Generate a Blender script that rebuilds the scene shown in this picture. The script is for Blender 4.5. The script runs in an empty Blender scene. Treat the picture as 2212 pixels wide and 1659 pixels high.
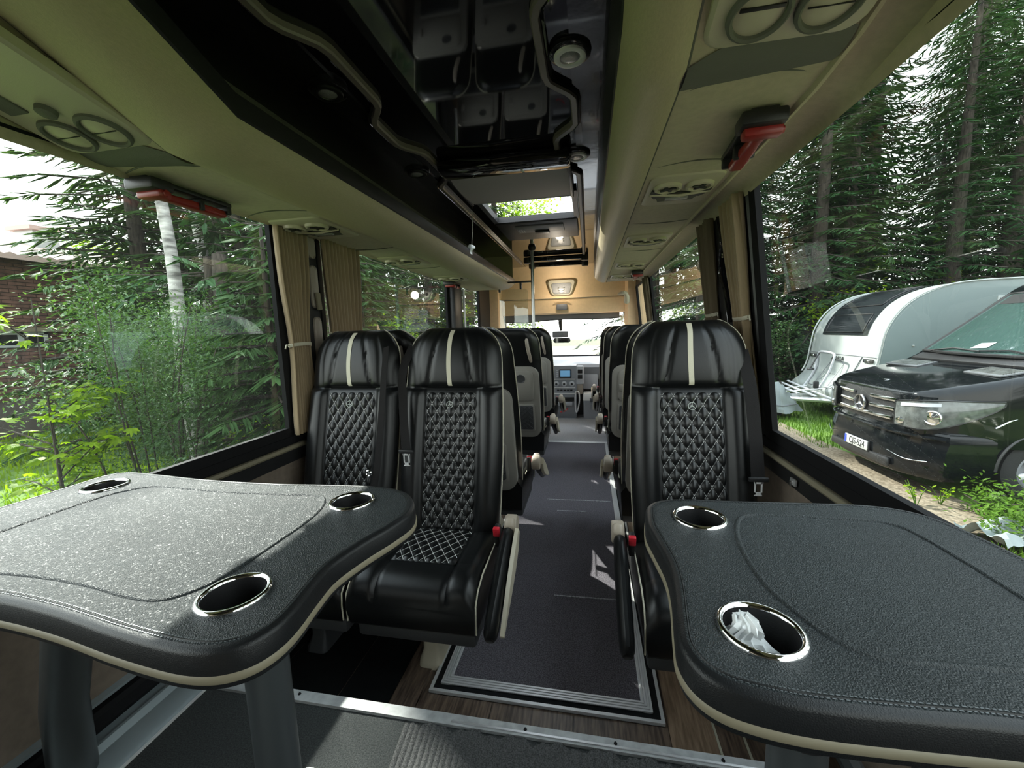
import bpy, bmesh, math, random
import numpy as np
from mathutils import Vector, Matrix, Euler

S = bpy.context.scene
COL = S.collection
PI = math.pi

# ------------------------------------------------------------------ camera
cam_d = bpy.data.cameras.new('camera')
cam_d.sensor_width = 36.0
cam_d.sensor_fit = 'HORIZONTAL'
cam_d.lens = 874.39 / 2212 * 36.0
cam_d.clip_start = 0.02
cam_d.clip_end = 400
cam = bpy.data.objects.new('camera', cam_d)
COL.objects.link(cam)
YAW, PITCH, ROLL = math.radians(10.8427), math.radians(7.4656), math.radians(1.6444)
fw = Vector((-math.sin(YAW) * math.cos(PITCH), math.cos(YAW) * math.cos(PITCH), -math.sin(PITCH)))
r0 = Vector((math.cos(YAW), math.sin(YAW), 0))
d0 = fw.cross(r0)
rt = math.cos(ROLL) * r0 + math.sin(ROLL) * d0
dn = -math.sin(ROLL) * r0 + math.cos(ROLL) * d0
cam.matrix_world = Matrix(((rt.x, -dn.x, -fw.x, 0), (rt.y, -dn.y, -fw.y, 0), (rt.z, -dn.z, -fw.z, 1.15), (0, 0, 0, 1)))
S.camera = cam

# ------------------------------------------------------------------ world, sun, exposure
w = bpy.data.worlds.new('World')
S.world = w
w.use_nodes = True
nt = w.node_tree
bg = nt.nodes['Background']
geo = nt.nodes.new('ShaderNodeTexCoord')
sep = nt.nodes.new('ShaderNodeSeparateXYZ')
rmp = nt.nodes.new('ShaderNodeValToRGB')
nt.links.new(geo.outputs['Generated'], sep.inputs[0])
nt.links.new(sep.outputs['Z'], rmp.inputs[0])
rmp.color_ramp.elements[0].position = 0.0
rmp.color_ramp.elements[0].color = (1.0, 1.0, 0.98, 1)
rmp.color_ramp.elements[1].position = 0.9
rmp.color_ramp.elements[1].color = (0.78, 0.88, 1.0, 1)
nt.links.new(rmp.outputs[0], bg.inputs[0])
bg.inputs[1].default_value = 4.4

sun_d = bpy.data.lights.new('sun', 'SUN')
sun_d.energy = 12.0
sun_d.angle = math.radians(0.8)
sun_d.color = (1.0, 0.965, 0.91)
sun = bpy.data.objects.new('sun', sun_d)
COL.objects.link(sun)
SUN_DIR = Vector((-0.62, 0.44, 0.65)).normalized()
sun.rotation_euler = SUN_DIR.to_track_quat('Z', 'Y').to_euler()
sun.location = (-8, 6, 12)

S.view_settings.view_transform = 'Standard'
S.view_settings.look = 'None'
S.view_settings.gamma = 1.0
S.view_settings.use_curve_mapping = False
S.view_settings.exposure = 0.35
try:
    S.cycles.max_bounces = 10
    S.cycles.transparent_max_bounces = 16
    S.cycles.sample_clamp_indirect = 8.0
    S.cycles.use_denoising = True
except Exception:
    pass

# ------------------------------------------------------------------ mesh builder
class MB:
    def __init__(s):
        s.v = []
        s.f = []
        s.m = []

    def add(s, vs, fs, mi=0):
        o = len(s.v)
        s.v += [tuple(p) for p in vs]
        s.f += [tuple(i + o for i in f) for f in fs]
        s.m += [mi] * len(fs)
        return s

    def box(s, c, d, rot=None, mi=0):
        x, y, z = d[0] / 2, d[1] / 2, d[2] / 2
        vs = [Vector((a * x, b * y, e * z)) for a, b, e in ((-1, -1, -1), (1, -1, -1), (1, 1, -1), (-1, 1, -1), (-1, -1, 1), (1, -1, 1), (1, 1, 1), (-1, 1, 1))]
        if rot is not None:
            R = Euler(rot).to_matrix()
            vs = [R @ p for p in vs]
        c = Vector(c)
        return s.add([p + c for p in vs], [(3, 2, 1, 0), (4, 5, 6, 7), (0, 1, 5, 4), (1, 2, 6, 5), (2, 3, 7, 6), (3, 0, 4, 7)], mi)

    def span(s, a, b, mi=0):
        return s.box([(a[i] + b[i]) / 2 for i in range(3)], [abs(b[i] - a[i]) for i in range(3)], None, mi)

    def rbox(s, c, d, r=0.01, seg=2, rot=None, mi=0):
        bm = bmesh.new()
        bmesh.ops.create_cube(bm, size=1.0)
        for v in bm.verts:
            v.co = Vector((v.co.x * d[0], v.co.y * d[1], v.co.z * d[2]))
        r = min(r, 0.49 * min(d))
        bmesh.ops.bevel(bm, geom=bm.edges[:], offset=r, segments=seg, profile=0.5, affect='EDGES')
        bm.verts.index_update()
        R = Euler(rot).to_matrix() if rot is not None else Matrix.Identity(3)
        c = Vector(c)
        vs = [R @ v.co + c for v in bm.verts]
        fs = [[v.index for v in f.verts] for f in bm.faces]
        bm.free()
        return s.add(vs, fs, mi)

    def quad(s, a, b, c, d, mi=0):
        return s.add([a, b, c, d], [(0, 1, 2, 3)], mi)

    def tube(s, pts, r, n=8, cap=True, closed=False, mi=0, flat=None):
        pts = [Vector(p) for p in pts]
        m = len(pts)
        rs = r if isinstance(r, (list, tuple)) else [r] * m
        rings = []
        up = None
        for i, p in enumerate(pts):
            if closed:
                t = pts[(i + 1) % m] - pts[i - 1]
            else:
                t = pts[min(i + 1, m - 1)] - pts[max(i - 1, 0)]
            t.normalize()
            if up is None:
                up = Vector((0, 0, 1)) if abs(t.z) < 0.9 else Vector((1, 0, 0))
            a = t.cross(up)
            if a.length < 1e-4:
                a = t.cross(Vector((1, 0.3, 0)))
            a.normalize()
            b = a.cross(t).normalized()
            up = b
            fx, fy = flat if flat else (1, 1)
            rings.append([p + (a * math.cos(2 * PI * k / n) * fx + b * math.sin(2 * PI * k / n) * fy) * rs[i] for k in range(n)])
        return s.loft(rings, cap=cap and not closed, wrap=closed, mi=mi)

    def loft(s, rings, cap=True, wrap=False, mi=0, open_ring=False):
        n = len(rings[0])
        vs = [p for r in rings for p in r]
        fs = []
        m = len(rings)
        for i in range(m if wrap else m - 1):
            j = (i + 1) % m
            for k in range(n - 1 if open_ring else n):
                l = (k + 1) % n
                fs.append((i * n + k, i * n + l, j * n + l, j * n + k))
        if cap and not wrap:
            fs.append(tuple(range(n - 1, -1, -1)))
            fs.append(tuple((m - 1) * n + k for k in range(n)))
        return s.add(vs, fs, mi)

    def lathe(s, prof, c=(0, 0, 0), n=24, axis='z', R=None, mi=0):
        c = Vector(c)
        rings = []
        for (r, h) in prof:
            ring = []
            for k in range(n):
                a = 2 * PI * k / n
                p = Vector((r * math.cos(a), r * math.sin(a), h))
                if axis == 'x':
                    p = Vector((p.z, p.x, p.y))
                elif axis == 'y':
                    p = Vector((p.y, p.z, p.x))
                if R is not None:
                    p = R @ p
                ring.append(p + c)
            rings.append(ring)
        return s.loft(rings, cap=False, mi=mi)

    def disc(s, c, r, n=20, normal=(0, 0, 1), mi=0):
        q = Vector(normal).to_track_quat('Z', 'Y')
        c = Vector(c)
        return s.add([c + q @ Vector((r * math.cos(2 * PI * k / n), r * math.sin(2 * PI * k / n), 0)) for k in range(n)], [tuple(range(n))], mi)

    def prism(s, poly, a, b, f, mi=0):
        """poly: 2d points; f(u, v, h) -> 3d; h from a to b"""
        n = len(poly)
        vs = [f(u, v, a) for u, v in poly] + [f(u, v, b) for u, v in poly]
        fs = [(i, (i + 1) % n, n + (i + 1) % n, n + i) for i in range(n)]
        fs += [tuple(range(n - 1, -1, -1)), tuple(range(n, 2 * n))]
        return s.add(vs, fs, mi)

    def grid(s, nu, nv, fn, mi=0):
        vs = [fn(i / nu, j / nv) for j in range(nv + 1) for i in range(nu + 1)]
        fs = [(j * (nu + 1) + i, j * (nu + 1) + i + 1, (j + 1) * (nu + 1) + i + 1, (j + 1) * (nu + 1) + i) for j in range(nv) for i in range(nu)]
        return s.add(vs, fs, mi)

    def xf(s, M):
        s.v = [tuple(M @ Vector(p)) for p in s.v]
        return s

    def mesh(s, name, mats, smooth=True, ang=40):
        me = bpy.data.meshes.new(name)
        me.from_pydata(s.v, [], s.f)
        for m in (mats if isinstance(mats, (list, tuple)) else [mats]):
            me.materials.append(m)
        if any(s.m):
            me.polygons.foreach_set('material_index', s.m)
        if smooth:
            me.polygons.foreach_set('use_smooth', [True] * len(me.polygons))
            try:
                me.set_sharp_from_angle(angle=math.radians(ang))
            except Exception:
                pass
        me.update()
        return me


def obj(name, mb, mats, parent=None, smooth=True, ang=40, recalc=False, kind=None):
    me = mb.mesh(name, mats, smooth, ang) if isinstance(mb, MB) else mb
    if recalc:
        bm = bmesh.new()
        bm.from_mesh(me)
        bmesh.ops.recalc_face_normals(bm, faces=bm.faces[:])
        bm.to_mesh(me)
        bm.free()
    o = bpy.data.objects.new(name, me)
    COL.objects.link(o)
    if parent is not None:
        o.parent = parent
    if kind:
        o['kind'] = kind
    return o


def tag(o, label=None, cat=None, group=None, kind=None):
    if label:
        o['label'] = label
    if cat:
        o['category'] = cat
    if group:
        o['group'] = group
    if kind:
        o['kind'] = kind
    return o


def thing(name, label, cat, loc=(0, 0, 0), rz=0.0, group=None):
    o = bpy.data.objects.new(name, None)
    COL.objects.link(o)
    o.empty_display_size = 0.05
    o.location = loc
    o.rotation_euler = (0, 0, rz)
    return tag(o, label, cat, group)


def copy_tree(o, parent=None):
    c = o.copy()
    COL.objects.link(c)
    if parent is not None:
        c.parent = parent
    for ch in list(o.children):
        copy_tree(ch, c)
    return c


def sst(a, b, x):
    t = max(0.0, min(1.0, (x - a) / (b - a)))
    return t * t * (3 - 2 * t)


def crom(pts, n=8, closed=False):
    """Catmull-Rom through points of any dimension"""
    m = len(pts)
    out = []
    rng = range(m) if closed else range(m - 1)
    for i in rng:
        if closed:
            p0, p1, p2, p3 = pts[i - 1], pts[i], pts[(i + 1) % m], pts[(i + 2) % m]
        else:
            p0, p1, p2, p3 = pts[max(i - 1, 0)], pts[i], pts[i + 1], pts[min(i + 2, m - 1)]
        for k in range(n):
            t = k / n
            out.append(tuple(0.5 * (2 * b + (c - a) * t + (2 * a - 5 * b + 4 * c - d) * t * t + (-a + 3 * b - 3 * c + d) * t ** 3) for a, b, c, d in zip(p0, p1, p2, p3)))
    if not closed:
        out.append(tuple(pts[-1]))
    return out


# ------------------------------------------------------------------ materials
def mat(name, col, rough=0.5, metal=0.0, var=0.0, vscale=30.0, bump=0.0, bscale=200.0, btype='noise', coat=0.0, spec=0.5, col2=None, stretch=None, emis=None, estr=0.0, sheen=0.0):
    m = bpy.data.materials.new(name)
    m.use_nodes = True
    t = m.node_tree
    b = t.nodes['Principled BSDF']
    b.inputs['Base Color'].default_value = (*col, 1)
    b.inputs['Roughness'].default_value = rough
    b.inputs['Metallic'].default_value = metal
    b.inputs['Specular IOR Level'].default_value = spec
    b.inputs['Coat Weight'].default_value = coat
    b.inputs['Sheen Weight'].default_value = sheen
    if emis:
        b.inputs['Emission Color'].default_value = (*emis, 1)
        b.inputs['Emission Strength'].default_value = estr
    tc = t.nodes.new('ShaderNodeTexCoord')
    src = tc.outputs['Object']
    if stretch:
        mp = t.nodes.new('ShaderNodeMapping')
        mp.inputs['Scale'].default_value = stretch
        t.links.new(src, mp.inputs[0])
        src = mp.outputs[0]
    if var > 0 or col2:
        n = t.nodes.new('ShaderNodeTexNoise')
        n.inputs['Scale'].default_value = vscale
        n.inputs['Detail'].default_value = 5
        t.links.new(src, n.inputs['Vector'])
        r = t.nodes.new('ShaderNodeValToRGB')
        r.color_ramp.elements[0].position = 0.35
        r.color_ramp.elements[1].position = 0.65
        c2 = col2 if col2 else tuple(min(1, c * (1 + var)) for c in col)
        c1 = col if col2 else tuple(c * (1 - var) for c in col)
        r.color_ramp.elements[0].color = (*c1, 1)
        r.color_ramp.elements[1].color = (*c2, 1)
        t.links.new(n.outputs['Fac'], r.inputs[0])
        t.links.new(r.outputs[0], b.inputs['Base Color'])
    if bump > 0:
        if btype == 'voronoi':
            n2 = t.nodes.new('ShaderNodeTexVoronoi')
            n2.feature = 'DISTANCE_TO_EDGE'
            o2 = n2.outputs['Distance']
        elif btype == 'wave':
            n2 = t.nodes.new('ShaderNodeTexWave')
            o2 = n2.outputs['Fac']
        else:
            n2 = t.nodes.new('ShaderNodeTexNoise')
            n2.inputs['Detail'].default_value = 4
            o2 = n2.outputs['Fac']
        n2.inputs['Scale'].default_value = bscale
        t.links.new(src, n2.inputs['Vector'])
        bp = t.nodes.new('ShaderNodeBump')
        bp.inputs['Strength'].default_value = bump
        bp.inputs['Distance'].default_value = 0.004
        t.links.new(o2, bp.inputs['Height'])
        t.links.new(bp.outputs[0], b.inputs['Normal'])
    return m


def leafmat(name, col, col2, trans=0.5, scale=3.0, rough=0.55, spec=0.15):
    m = bpy.data.materials.new(name)
    m.use_nodes = True
    t = m.node_tree
    t.nodes.remove(t.nodes['Principled BSDF'])
    out = t.nodes['Material Output']
    tc = t.nodes.new('ShaderNodeTexCoord')
    n = t.nodes.new('ShaderNodeTexNoise')
    n.inputs['Scale'].default_value = scale
    n.inputs['Detail'].default_value = 6
    t.links.new(tc.outputs['Object'], n.inputs['Vector'])
    r = t.nodes.new('ShaderNodeValToRGB')
    r.color_ramp.elements[0].position = 0.3
    r.color_ramp.elements[1].position = 0.7
    r.color_ramp.elements[0].color = (*col, 1)
    r.color_ramp.elements[1].color = (*col2, 1)
    t.links.new(n.outputs['Fac'], r.inputs[0])
    d = t.nodes.new('ShaderNodeBsdfPrincipled')
    d.inputs['Roughness'].default_value = rough
    d.inputs['Specular IOR Level'].default_value = spec
    tr = t.nodes.new('ShaderNodeBsdfTranslucent')
    mx = t.nodes.new('ShaderNodeMixRGB')
    mx.blend_type = 'MULTIPLY'
    mx.inputs[0].default_value = 1.0
    mx.inputs[2].default_value = (1.5, 1.6, 0.6, 1)
    t.links.new(r.outputs[0], d.inputs['Base Color'])
    t.links.new(r.outputs[0], mx.inputs[1])
    t.links.new(mx.outputs[0], tr.inputs[0])
    ms = t.nodes.new('ShaderNodeMixShader')
    ms.inputs[0].default_value = trans
    t.links.new(d.outputs[0], ms.inputs[1])
    t.links.new(tr.outputs[0], ms.inputs[2])
    t.links.new(ms.outputs[0], out.inputs['Surface'])
    return m


def glassmat(name, tint, ior=1.5, rough=0.0, haze=0.0):
    m = bpy.data.materials.new(name)
    m.use_nodes = True
    t = m.node_tree
    t.nodes.remove(t.nodes['Principled BSDF'])
    out = t.nodes['Material Output']
    tr = t.nodes.new('ShaderNodeBsdfTransparent')
    tr.inputs[0].default_value = (*tint, 1)
    gl = t.nodes.new('ShaderNodeBsdfGlossy')
    gl.inputs['Roughness'].default_value = rough
    gl.inputs['Color'].default_value = (0.95, 0.97, 0.95, 1)
    lw = t.nodes.new('ShaderNodeLayerWeight')      # symmetric for both faces of the thin pane
    lw.inputs[0].default_value = 0.5
    pw = t.nodes.new('ShaderNodeMath')
    pw.operation = 'POWER'
    pw.inputs[1].default_value = 5.0
    t.links.new(lw.outputs['Facing'], pw.inputs[0])
    fr = t.nodes.new('ShaderNodeMath')
    fr.operation = 'MULTIPLY_ADD'
    f0 = 2.0 * ((ior - 1) / (ior + 1)) ** 2
    fr.inputs[1].default_value = 0.95 - f0
    fr.inputs[2].default_value = f0
    t.links.new(pw.outputs[0], fr.inputs[0])
    ms = t.nodes.new('ShaderNodeMixShader')
    t.links.new(fr.outputs[0], ms.inputs[0])
    t.links.new(tr.outputs[0], ms.inputs[1])
    t.links.new(gl.outputs[0], ms.inputs[2])
    last = ms
    if haze > 0:   # a film of dust on the pane
        df = t.nodes.new('ShaderNodeBsdfTranslucent')
        df.inputs[0].default_value = (0.8, 0.85, 0.82, 1)
        m2 = t.nodes.new('ShaderNodeMixShader')
        m2.inputs[0].default_value = haze
        t.links.new(ms.outputs[0], m2.inputs[1])
        t.links.new(df.outputs[0], m2.inputs[2])
        last = m2
    t.links.new(last.outputs[0], out.inputs['Surface'])
    return m


M = {}
M['headliner'] = mat('headliner_beige', (0.45, 0.385, 0.265), 0.75, var=0.06, vscale=60, bump=0.25, bscale=500, sheen=0.2)
M['bullnose'] = mat('rack_vinyl_beige', (0.45, 0.385, 0.245), 0.42, var=0.05, vscale=120, bump=0.3, bscale=420, stretch=(3, 0.6, 3))
M['header'] = mat('front_header_tan', (0.86, 0.61, 0.36), 0.6, var=0.03, bump=0.15, bscale=400)
M['beige_plastic'] = mat('beige_plastic', (0.50, 0.45, 0.34), 0.42, bump=0.1, bscale=600)
M['shade_grey'] = mat('grey_fabric', (0.13, 0.13, 0.11), 0.8, bump=0.2, bscale=400)
M['curtain_dark'] = mat('shaded_curtain_fabric', (0.13, 0.10, 0.062), 0.85, var=0.06, vscale=25, bump=0.3, bscale=700, stretch=(1, 1, 0.1))  # copy of the curtain cloth with shade put into its colour
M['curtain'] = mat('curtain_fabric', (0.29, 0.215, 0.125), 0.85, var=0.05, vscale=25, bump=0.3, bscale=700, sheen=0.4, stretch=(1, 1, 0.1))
M['gloss'] = mat('gloss_black_panel', (0.008, 0.008, 0.010), 0.04, spec=0.6, coat=0.45)
M['gloss2'] = mat('gloss_black_side_panel', (0.012, 0.012, 0.014), 0.14, bump=0.35, bscale=9, spec=0.7, coat=0.7)
M['black'] = mat('black_plastic', (0.014, 0.014, 0.015), 0.42, bump=0.12, bscale=500)
M['rubber'] = mat('black_rubber', (0.008, 0.008, 0.009), 0.75, spec=0.2)
M['charcoal'] = mat('charcoal_lining', (0.12, 0.115, 0.10), 0.95, var=0.2, vscale=200)
M['leather'] = mat('black_leather', (0.005, 0.0055, 0.006), 0.33, bump=0.10, bscale=600, btype='voronoi', spec=0.38)
M['quilt'] = mat('black_quilted_leather', (0.0045, 0.0048, 0.005), 0.36, bump=0.06, bscale=700, btype='voronoi', spec=0.45)
M['cream'] = mat('cream_leather', (0.52, 0.49, 0.38), 0.5, bump=0.2, bscale=500)
M['thread'] = mat('white_thread', (0.75, 0.75, 0.72), 0.7)
M['thread_grey'] = mat('grey_thread', (0.42, 0.42, 0.41), 0.7)
M['seatback'] = mat('grey_seat_back', (0.23, 0.218, 0.195), 0.5, bump=0.2, bscale=500)
M['seatbackdark'] = mat('dark_seat_shell', (0.045, 0.047, 0.05), 0.5, bump=0.2, bscale=500)
M['handle'] = mat('taupe_handle', (0.30, 0.255, 0.215), 0.4)
M['strip'] = mat('taupe_strip', (0.19, 0.165, 0.14), 0.4)
M['pivot'] = mat('taupe_beige_plastic', (0.40, 0.34, 0.27), 0.42)
M['webbing'] = mat('seat_belt_webbing', (0.012, 0.011, 0.011), 0.8, spec=0.15, bump=0.3, bscale=900)
M['red'] = mat('red_plastic', (0.55, 0.02, 0.035), 0.35)
M['hammer'] = mat('dark_red_plastic', (0.26, 0.018, 0.014), 0.35)
M['chrome'] = mat('chrome', (0.82, 0.83, 0.85), 0.06, metal=1.0)
M['steel'] = mat('brushed_steel', (0.66, 0.66, 0.67), 0.30, metal=0.7, bump=0.1, bscale=300)
M['nosing'] = mat('worn_step_nosing', (0.36, 0.37, 0.37), 0.5, metal=0.2, var=0.15, vscale=40)
M['alu'] = mat('aluminium_profile', (0.74, 0.74, 0.74), 0.38, metal=0.35)
M['silver'] = mat('silver_painted_sill', (0.30, 0.35, 0.37), 0.45, metal=0.25)
M['table'] = mat('table_leather', (0.022, 0.028, 0.030), 0.50, var=0.10, vscale=12, bump=0.55, bscale=380, btype='voronoi', spec=0.36)
M['tabledge'] = mat('table_edge_leather', (0.008, 0.009, 0.010), 0.42, bump=0.12, bscale=420, btype='voronoi', spec=0.35)
M['band'] = mat('beige_table_band', (0.21, 0.185, 0.125), 0.55)
M['leg'] = mat('grey_table_leg', (0.085, 0.095, 0.10), 0.35, metal=0.6)
M['carpet'] = mat('dark_aisle_carpet', (0.055, 0.05, 0.06), 0.95, col2=(0.19, 0.175, 0.20), vscale=260, bump=0.8, bscale=420)
M['carpet_front'] = mat('speckled_front_carpet', (0.22, 0.22, 0.24), 0.95, col2=(0.62, 0.62, 0.64), vscale=170, bump=0.7, bscale=300)
M['carpet_rear'] = mat('rear_carpet', (0.016, 0.019, 0.019), 0.95, col2=(0.05, 0.055, 0.055), vscale=300, bump=0.8, bscale=420)
M['mat'] = mat('ribbed_mat', (0.028, 0.03, 0.03), 0.95, col2=(0.10, 0.10, 0.10), vscale=320, bump=0.6, bscale=500)
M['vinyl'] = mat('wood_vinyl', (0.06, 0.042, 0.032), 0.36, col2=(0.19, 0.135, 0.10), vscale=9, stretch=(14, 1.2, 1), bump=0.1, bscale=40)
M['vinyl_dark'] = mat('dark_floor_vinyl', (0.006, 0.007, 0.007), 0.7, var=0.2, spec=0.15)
M['vinyl2'] = mat('wood_vinyl_light', (0.19, 0.125, 0.08), 0.42, col2=(0.36, 0.25, 0.17), vscale=9, stretch=(14, 1.2, 1), bump=0.1, bscale=40)
M['wallpanel'] = mat('brown_wall_panel', (0.17, 0.135, 0.105), 0.7, var=0.1, vscale=40, bump=0.2, bscale=300)
M['tissue'] = mat('white_tissue', (0.82, 0.84, 0.84), 0.8, bump=0.3, bscale=60)
M['glass'] = glassmat('tinted_side_glass', (0.75, 0.80, 0.765), 1.5, haze=0.003)
M['glass_clear'] = glassmat('clear_glass', (0.92, 0.95, 0.94), 1.45)
M['dash'] = mat('dash_grey_plastic', (0.24, 0.25, 0.27), 0.5)
M['lens'] = mat('lamp_lens', (0.28, 0.28, 0.28), 0.12, spec=0.8, coat=0.6, bump=0.6, bscale=300)
M['blind'] = mat('grey_blind_cloth', (0.36, 0.35, 0.35), 0.6)
M['lampwhite'] = mat('white_lamp_plastic', (0.88, 0.86, 0.84), 0.35)
M['grey_light'] = mat('light_grey_plastic', (0.42, 0.43, 0.46), 0.45)
M['grey_mid'] = mat('mid_grey_plastic', (0.15, 0.155, 0.17), 0.5)
M['screen'] = mat('display_screen', (0.05, 0.09, 0.14), 0.12, emis=(0.15, 0.35, 0.55), estr=0.5)
M['cardboard'] = mat('white_canvas_shoe', (0.78, 0.78, 0.76), 0.6)
# ================================================================== BUS SHELL
LX = -1.25            # plane of the left panes


def xr(z):            # right wall leans in above the sill
    return 0.655 - 0.10 * max(0.0, (z - 0.78)) / 0.84


# ---- floor
mb = MB().span((-1.30, 0.885, -0.03), (0.72, 4.05, 0.0))
floor = tag(obj('floor', mb, M['vinyl'], smooth=False), kind='structure')
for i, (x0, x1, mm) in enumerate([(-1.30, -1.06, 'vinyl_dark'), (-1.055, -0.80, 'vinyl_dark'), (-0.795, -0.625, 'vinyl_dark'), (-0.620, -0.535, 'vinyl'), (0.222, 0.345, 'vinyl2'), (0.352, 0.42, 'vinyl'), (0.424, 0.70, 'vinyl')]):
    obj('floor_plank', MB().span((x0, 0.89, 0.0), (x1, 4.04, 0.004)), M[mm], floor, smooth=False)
for i, (x0, x1) in enumerate([(-0.53, -0.30), (-0.297, -0.05), (-0.047, 0.22)]):
    obj('floor_plank', MB().span((x0, 0.89, 0.0), (x1, 1.085, 0.004)), M['vinyl'], floor, smooth=False)
for x in (0.3485, 0.422):
    obj('floor_joint', MB().span((x - 0.003, 0.89, 0.0), (x + 0.003, 4.0, 0.0065)), M['cream'], floor, smooth=False)
obj('aisle_carpet', MB().span((-0.448, 1.13, 0.0), (0.152, 4.03, 0.012)), M['carpet'], floor, smooth=False)
for y in (1.62, 2.45, 2.62):
    x0, x1 = (-0.15, 0.145) if y < 2 else (-0.28 if y > 2.5 else -0.2, 0.14 if y > 2.5 else -0.02)
    obj('carpet_seam', MB().box(((x0 + x1) / 2, y, 0.0125), (x1 - x0, 0.007, 0.003), (0, 0, 0.03)), M['carpet_front'], floor, smooth=False)
# silver double edging round the aisle carpet
t = thing('aisle_edging', 'silver ribbed double metal edging framing the dark aisle carpet', 'trim', (0, 0, 0))


def ushape(name, off0, off1, z1, m):
    b = MB()
    x0, x1, y0 = -0.51 + off0, 0.214 - off0, 1.088 + off0
    X0, X1, Y0 = -0.51 + off1, 0.214 - off1, 1.088 + off1
    b.span((x0, y0, 0.004), (X0, 4.0, z1))
    b.span((X1, y0, 0.004), (x1, 4.0, z1))
    b.span((X0, y0, 0.004), (X1, Y0, z1))
    return obj(name, b, M[m], t, smooth=False)


ushape('outer_profile', 0.0, 0.010, 0.014, 'alu')
ushape('rubber_insert', 0.010, 0.030, 0.010, 'rubber')
for k in range(4):
    ushape('rib', 0.030 + k * 0.008, 0.0355 + k * 0.008, 0.016 + 0.0012 * k, 'alu')
ushape('groove', 0.0300, 0.0615, 0.0125, 'steel')

# raised rear platform
mb = MB().span((-1.12, -1.0, -0.03), (0.66, 0.865, 0.15))
plat = tag(obj('rear_platform_floor', mb, M['carpet_rear'], smooth=False), kind='structure')
obj('step_nosing', MB().span((-1.10, 0.862, 0.138), (0.66, 0.892, 0.158)), M['nosing'], plat, smooth=False)
obj('nosing_ridge', MB().span((-0.35, 0.868, 0.157), (0.60, 0.873, 0.161)), M['steel'], plat, smooth=False)
for x in (-0.16, 0.06, -0.8, 0.3):
    obj('screw', MB().lathe([(0, 0.1615), (0.003, 0.1612), (0.0045, 0.158)], (x, 0.880, 0), 10), M['rubber'], plat)
# ribbed mat lying on the platform (waves in geometry)
mb = MB()
rnd = random.Random(4)
nx = 150
for j, (ya, yb) in enumerate([(0.30, 0.855)]):
    def fm(u, v):
        xl = -0.47 + 0.05 * (1 - v)
        x = xl + (0.62 - xl) * u
        y = ya + (yb - ya) * v + (0.006 * math.sin(x * 60) + 0.004 * math.sin(x * 151)) * (v > 0.98)
        return (x, y, 0.154 + 0.0035 * abs(math.sin(u * nx * PI / 2)))
    mb.grid(nx * 2, 6, fm)
rm = tag(obj('ribbed_mat', mb, M['mat']), 'dark ribbed floor mat along the step edge in the foreground', 'mat')
# silver channel along the left wall
mb = MB().prism([(-1.24, 0.15), (-1.09, 0.15), (-1.09, 0.158), (-1.10, 0.162), (-1.165, 0.163), (-1.178, 0.176), (-1.188, 0.176), (-1.197, 0.168), (-1.24, 0.168)], -1.0, 0.885, lambda u, v, h: (u, h, v))
tag(obj('trim_1', mb, M['silver'], ang=30, recalc=True), kind='structure')
mb = MB().span((-1.098, -1.0, 0.15), (-1.085, 0.87, 0.1555))
tag(obj('trim_2', mb, M['alu'], smooth=False), kind='structure')

# ---- front floor
mb = MB().span((-1.15, 4.05, -0.03), (0.65, 6.0, 0.0))
ff = tag(obj('front_floor', mb, M['carpet_front'], smooth=False), kind='structure')
obj('step_strip', MB().span((-0.50, 4.03, 0.0), (0.25, 4.075, 0.014)), M['alu'], ff, smooth=False)

# ---- walls
WIN_L = [(-0.98, 1.50), (1.74, 3.55), (3.82, 4.62)]
WIN_R = [(-0.98, 1.60), (2.08, 3.98), (4.35, 5.05)]
Z0, Z1 = 0.735, 1.625


def wall(side):
    b = MB()
    wins = WIN_L if side < 0 else WIN_R

    def X(z):
        return LX if side < 0 else xr(min(z, Z1)) + (0.02 if z > Z1 else 0)
    th = 0.014 * side

    def pan(y0, y1, z0, z1, mi=0):
        xa, xb = X(z0), X(z1)
        b.add([(xa, y0, z0), (xa, y1, z0), (xb, y1, z1), (xb, y0, z1), (xa + th, y0, z0), (xa + th, y1, z0), (xb + th, y1, z1), (xb + th, y0, z1)],
              [(0, 1, 2, 3), (7, 6, 5, 4), (0, 4, 5, 1), (3, 2, 6, 7), (0, 3, 7, 4), (1, 5, 6, 2)], mi)
    pan(-1.0, 6.2, -0.03, 0.62)
    pan(-1.0, 5.2, 0.62, Z0, 1)
    pan(-1.0, 5.2, Z1, 1.97, 1)
    last = -1.0
    for (a, c) in wins:
        pan(last, a, Z0, Z1, 1)
        last = c
    pan(last, 5.2, Z0, Z1, 1)
    return b


wl = tag(obj('wall_left', wall(-1), [M['wallpanel'], M['black']], smooth=False), kind='structure')
wr = tag(obj('wall_right', wall(1), [M['wallpanel'], M['black']], smooth=False), kind='structure')
# rear closure
tag(obj('wall_back', MB().span((-1.3, -1.06, -0.03), (0.72, -1.0, 1.97)), M['wallpanel'], smooth=False), kind='structure')

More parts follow.
